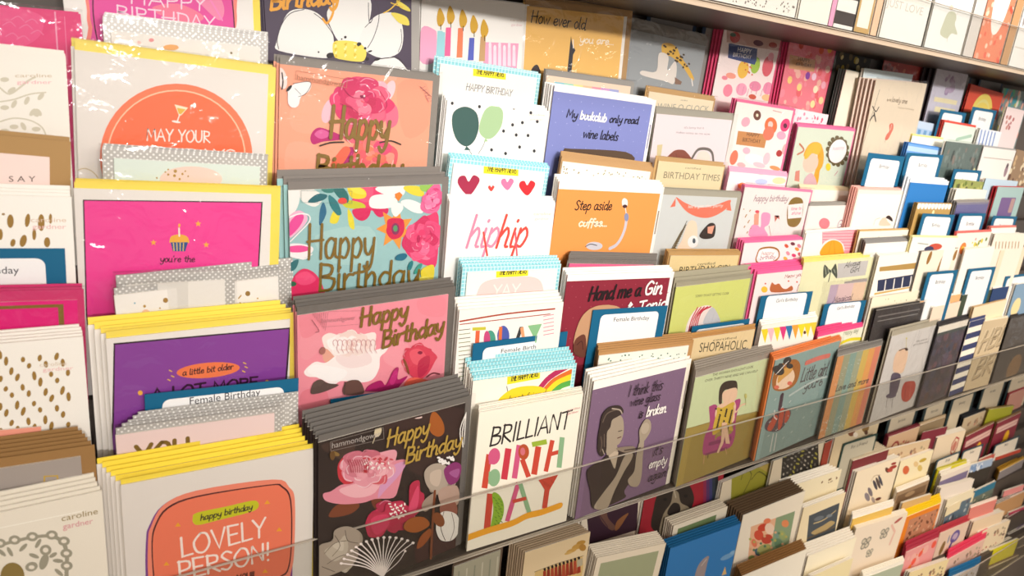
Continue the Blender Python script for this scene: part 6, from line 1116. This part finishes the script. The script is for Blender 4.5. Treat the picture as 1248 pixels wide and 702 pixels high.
RR = [  # right part of the lower rack
 (q5(345,250),q5(505,195),'dark red card with tan drawing below the first right hand label','C8A888',1.3,dict(n=3,env='7A2A36',m=(.005,.002,.003)),'r1'),
 (q5(505,190),q5(635,145),'brown and cream card behind the maroon row, lower rack','8E7A5E',1.1,dict(n=2,env='BFA888',m=(.006,.001,0)),''),
 (q5(345,320),q5(555,270),'tan drawing card behind the orange blooms card','D8BE9A',2.2,dict(n=2),'sp'),
 (q5(590,262),q5(733,222),'cream card with a red oval monogram, lower rack','EDD9BC',2.2,dict(n=5,back=q5(565,245),th=.0034),'oval'),
 (q5(515,235),q5(640,205),'maroon card edge between the monogram card and labels','7E2A3A',1.7,dict(n=1),''),
 (q5(735,250),q5(880,178),'maroon card with a pale banner and yellow balloon, left of two alike','8C2C3E',2.3,dict(n=2,env='8A6A44',m=(.004,.002,0)),'mar'),
 (q5(893,182),q5(1014,128),'maroon card with a pale banner and yellow balloon, right of two alike','8C2C3E',2.3,dict(n=2,env='8A6A44',m=(.004,.002,0)),'mar'),
 (q5(725,160),q5(842,115),'cream sketch card with black edged cards behind, lower rack','C8B496',1.2,dict(n=6,back=q5(672,125),env='26282E',m=(.004,.001,.001),th=.005,far=False),'sp'),
 (q5(850,118),q5(978,100),'acid green card top in the maroon row','A8A82E',1.5,dict(n=3,env='8A7440',m=(.001,.004,0)),''),
 (q5(955,40),q5(1040,5),'pink and red card at the right under the lip','C89080',.9,dict(n=2,env='A83A40',m=(.004,.001,0)),''),
 (q5(885,360),q5(1010,318),'red card stack below the blue and white label, lower right','C04430',3.0,dict(n=2),''),
 (q5(740,400),q5(880,340),'salmon red card edge in front of the two maroon cards','C85A4C',2.9,dict(n=2),''),
 (q5(590,420),q5(740,376),'yellow green card stack with white cards in front, lower right','E0D42A',3.3,dict(n=5,back=q5(575,400),env='C8C022',m=(.002,.001,.002),th=.005,far=False),''),
 (q5(610,455),q5(760,395),'white card with a violet band in front of the yellow green stack','EDE0D4',3.9,dict(n=3,back=q5(600,430),th=.004,env='F6EEE2',m=(.001,.001,0)),'viol'),
 (q5(755,400),q5(872,365),'sky blue cloud card above a dark picture, lower right','A8BCD8',3.6,dict(n=2),'sky'),
 (q5(905,425),q5(1030,360),'grey card in navy and gold envelopes, lower right edge','8E8688',3.8,dict(n=5,back=q5(878,400),env='C89A34',m=(.006,.001,.002),th=.006,far=False),''),
 (q5(608,515),q5(775,470),'white card stack with rounded tops, lower right','F4E8DC',4.4,dict(n=3,th=.004),''),
 (q5(640,575),q5(775,515),'cream card with a blue grey picture band, lower right','F6EACB',4.9,dict(n=3,th=.004),'bb'),
 (q5(778,530),q5(885,480),'teal blue card edge above a mosaic print, lower right','2E7898',4.7,dict(n=2),'mos'),
 (q5(388,530),q5(553,465),'white topped brown card in front of the blooms card','A4886A',3.9,dict(n=3,back=q5(380,515),th=.004,env='FBF4E8',m=(.004,.002,.001),far=False),'bar'),
 (q5(415,590),q5(560,545),'tan card behind the yellow and orange card','E2B878',4.5,dict(n=2),''),
 (q5(165,655),q5(375,590),'white gift card with a gold box corner, lower rack','E8C060',4.3,dict(n=3,back=q5(160,635),th=.004,env='FDF6EC',m=(.008,.002,.002),far=False),''),
 (q5(180,720),q5(440,640),'cream card with grey butterflies and a pink ribbon','F6E6D2',5.0,dict(n=6,back=q5(165,695),th=.0036,far=False,edge='FFF8EC'),'but'),
 (q5(430,650),q5(612,578),'orange card with a brown filigree print and a bright yellow envelope','F08A28',5.0,dict(n=4,back=q5(420,612),env='FAD51E',m=(.007,.002,.001),th=.003,far=False),'fil'),
 (q7(520,540),q7(720,450),'rose pink card with orange blobs in a crimson envelope','F0A4A4',6.0,dict(n=3,back=q7(515,495),env='B8344C',m=(.009,.002,.002),far=False),'rose'),
 (q7(725,430),q7(905,355),'pale card with a violet peacock in a crimson envelope','EDD0BC',5.6,dict(n=2,back=q7(715,405),env='C03848',m=(.007,.002,.001),far=False),'pea'),
 (q7(765,290),q7(930,200),'white card with a blue grey print of pebbles','F4E4BE',5.0,dict(n=2),'bb'),
 (q7(910,280),q7(1070,225),'salmon card in a white envelope, lower right','E88A80',5.2,dict(n=2,env='F8E4D8',m=(.006,.001,0)),''),
 (q7(925,375),q7(1110,310),'cream card stack right of the peacock card','F3D9B8',5.8,dict(n=4,th=.004),''),
 (q7(955,440),q7(1145,365),'cream card with red brown sketch lines, lower right','F4E0C0',6.2,dict(n=3,th=.004),'sp'),
 (q7(1140,320),q7(1240,280),'magenta card edge at the lower right edge','C04060',5.6,dict(n=2),''),
 (q7(765,590),q7(1000,460),'pink sketch card in a hot pink envelope, lower right','EDC4B4',6.5,dict(n=3,back=q7(775,540),env='EE4468',m=(.008,.002,.001),far=False),'sp'),
 (q7(955,610),q7(1140,515),'white card over an olive card, lower right','7E8A62',6.6,dict(n=3,env='FBF0E0',m=(.007,.001,0)),''),
 (q7(985,665),q7(1155,590),'bright yellow card edge near the bottom right corner','F0E41E',7.0,dict(n=2),''),
 (q7(1000,700),q7(1180,620),'cream card with brown edges at the bottom right corner','E6D2A8',7.4,dict(n=3,env='8A6A48',m=(.001,.001,0)),''),
 (q7(775,700),q7(965,620),'white sketch card in a blue envelope, bottom right','DDD8DC',7.2,dict(n=3,back=q7(780,660),env='2474AC',m=(.007,.002,.001),far=False),'sp'),
 (q7(1150,540),q7(1250,480),'violet and maroon card stack at the lower right edge','5A2A44',6.4,dict(n=3,env='6A4A8A',m=(.005,.001,0)),''),
 (q7(1175,500),q7(1250,440),'navy card with a pale picture at the lower right edge','8AA0B0',5.9,dict(n=3,env='1E2A48',m=(.001,.001,.003),th=.005),''),
 (q7(260,700),q7(510,610),'mint card in a thick white stack at the bottom edge','B9C4AE',6.6,dict(n=4,back=q7(250,670),env='FDF8EC',m=(.007,.002,.001),far=False),''),
 (q7(540,680),q7(775,600),'pale yellow card below the rose pink card, bottom edge','F6E2B0',7.0,dict(n=3,th=.004),'sp'),
 (q7(1110,400),q7(1180,360),'thin lilac cards standing beside the navy card','B89AA8',5.8,dict(n=3,th=.005),''),
 (q7(1060,270),q7(1240,190),'tan card stack with grey and orange ends, lower right','C89868',5.1,dict(n=3,th=.004),''),
 (q7(1150,640),q7(1250,590),'gold topped card near the bottom right corner','D8A040',7.1,dict(n=3,th=.004),''),
 (q7(1190,690),q7(1250,650),'sea green card in the bottom right corner','7AA098',7.7,dict(n=3,th=.004),''),
 (q7(1130,460),q7(1250,400),'white card with tiny grey writing at the lower right edge','D8D0CC',6.3,dict(n=3,th=.004),'sp'),
 (q7(1110,190),q7(1230,150),'pink card edge under the navy and gold stack','F09A98',4.7,dict(n=2),''),
]
def deco2(p, k):
    w_ = p.w
    if k == 'r1': p.lrect(.02,.012,w_-.01,.2,'C8A888'); p.lell(.04,.035,.018,.018,'8A3A38',-1 if False else 16); p.lell(.04,.035,.012,.012,'D0B090'); p.speckle(16,.06,.02,w_-.02,.05,.002,.005,['8A6A50','A04A40'],2)
    elif k == 'sp': p.speckle(26,.012,.014,w_-.012,.07,.002,.006,['B08A6A','8A6A5A','C87A6A','A8987A'],3)
    elif k == 'oval': p.lline([(w_*.62,.03),(w_*.7,.014),(w_*.82,.02),(w_*.84,.045),(w_*.76,.062),(w_*.66,.055),(w_*.62,.03)], .004, 'B84A44'); p.lell(w_*.73,.038,.008,.014,'C87A6A')
    elif k == 'mar': p.lrect(.012,.016,w_-.008,.034,'E8BEB4',.002); p.lell(w_*.62,.062,.017,.022,'F0B424'); p.lell(w_*.5,.082,.012,.014,'F2C23A'); p.lline([(.014,.028),(w_-.012,.024)], .0016, 'A86A6A')
    elif k == 'viol': p.lrect(0,.014,w_-.006,.034,'7C7094')
    elif k == 'sky': p.lrect(0,.022,w_,.2,'3A342E'); p.speckle(12,.01,.004,w_-.01,.02,.003,.007,['E4EAF4','7E9CC8'],4)
    elif k == 'bb': p.lrect(.0,.026,w_,.2,'5E7484'); p.speckle(20,.01,.03,w_-.01,.07,.003,.006,['B8C0C4','3E4A58','8A7A84'],5)
    elif k == 'mos': p.lrect(.0,.02,w_,.2,'6A7468'); p.speckle(24,.006,.024,w_-.006,.06,.002,.005,['A8AC9A','3E4A48','C0B49A'],6)
    elif k == 'bar': p.lrect(.006,.01,w_-.006,.03,'7A5E44'); p.lell(w_*.45,.018,.02,.006,'A88A68')
    elif k == 'but':
        for u, v, s_ in ((.05,.045,1),(.11,.035,.9),(.075,.075,.7)):
            for a, b_ in ((-.008,-.006),(.008,-.006),(-.006,.007),(.006,.007)): p.lell(u+a*s_, v+b_*s_, .0085*s_, .0075*s_, '8C887C'); p.lell(u+a*s_, v+b_*s_, .0055*s_, .0045*s_, 'D8CCB8')
        p.lell(w_-.03,.012,.014,.004,'B85A54',14,20); p.lline([(w_-.05,.02),(w_-.03,.04),(w_-.035,.07)], .006, 'F0C4B4')
    elif k == 'fil': p.lrect(.022,.012,w_-.004,.2,'C88A6A'); p.speckle(60,.024,.014,w_-.006,.1,.002,.005,['7A4A34','8E6A50','E0B090'],7)
    elif k == 'rose': p.speckle(12,.01,.012,w_-.01,.05,.006,.013,['F2604C','F08A3C','EC5A88','F4B8B0'],8)
    elif k == 'pea': p.lell(w_*.62,.03,.02,.018,'6A5AA0'); p.lell(w_*.62,.03,.012,.01,'C8B0C8'); p.lell(w_*.55,.05,.005,.016,'5A4A90',14,-20); p.lell(w_*.25,.05,.009,.02,'8A6A3A',14,-10); p.lell(w_*.4,.03,.003,.012,'7A8AB0')
for TL, TR, lab, col, T, kw, k in RR:
    kw = dict(kw); kw.setdefault('far', True); deco2(lc(TL, TR, lab, col, T=T, **kw), k)
GL = [((1083,510),(1120,496),0.3,'tan label in dark frame under the lip, first from the left on the lower rack'),((1127,497),(1156,487),0.3,'tan label in dark frame under the lip, second from the left'),((1160,488),(1190,477),0.3,'tan label in dark frame under the lip, third from the left'),((1198,474),(1227,463),0.3,'tan label in dark frame under the lip, fourth from the left'),((1231,462),(1262,452),0.3,'tan label in dark frame at the right edge under the lip')]
for a, b_, T, lab in GL: divider(T + 0.3, a, b_, lab, 'Birthday', unit=-1, col='1E3438', inner='D2C4AA', full=.16, mt=.002, ms=.013, tsize=.007, tv=.022, far=True)
for a, b_, T, lab in [(q5(588,375),q5(706,328),3.0,'dark framed label below the red monogram card'),(q5(718,330),q5(822,292),3.0,'dark framed label below the left maroon card'),(q5(880,300),q5(1004,250),2.9,'blue flecked white label below the right maroon card')]:
    divider(T, a, b_, lab, 'Baby', unit=-1, col='2A4A58', inner='EADFCE', full=.1, mt=.004, ms=.006, tsize=.008, tv=.016, far=True)

# =================================================================== finish
for p in PRINTS:
    p.finish()
    if p.sleeve:
        W_, H_, ml_ = p.sleeve; y = -(LAYER * p.k + 0.0006)
        nx = 8; V = []; F = []
        for j in range(nx + 1):
            for i in range(nx + 1):
                V.append((-0.0015 - ml_ * 0 + (W_ + 0.003) * i / nx, y - 0.0004 * random.random(), (H_ + 0.0035) * j / nx))
        for j in range(nx):
            for i in range(nx):
                a = j * (nx + 1) + i; F.append((a, a + 1, a + nx + 2, a + nx + 1))
        n0 = len(V)                     # folded flap over the top edge
        V += [(-0.0015, y, H_ + 0.0035), (W_ + 0.0015, y, H_ + 0.0035), (W_ + 0.0015, 0.003, H_ + 0.0015), (-0.0015, 0.003, H_ + 0.0015)]
        F.append((n0, n0 + 1, n0 + 2, n0 + 3))
        mesh_obj('clear_sleeve', V, F, [M['film']], p.root)
if FARBACK[0]:
    o = mesh_obj('stacked_greeting_cards', *FARBACK[:2], [M['print']], None, FARBACK[2]); o['kind'] = 'stuff'
    tag(o, 'card edges and envelopes stacked behind the front cards of the distant rows', 'greeting cards')
print('cards', COUNT, 'maxlayers', sorted(p.k for p in PRINTS)[-6:])
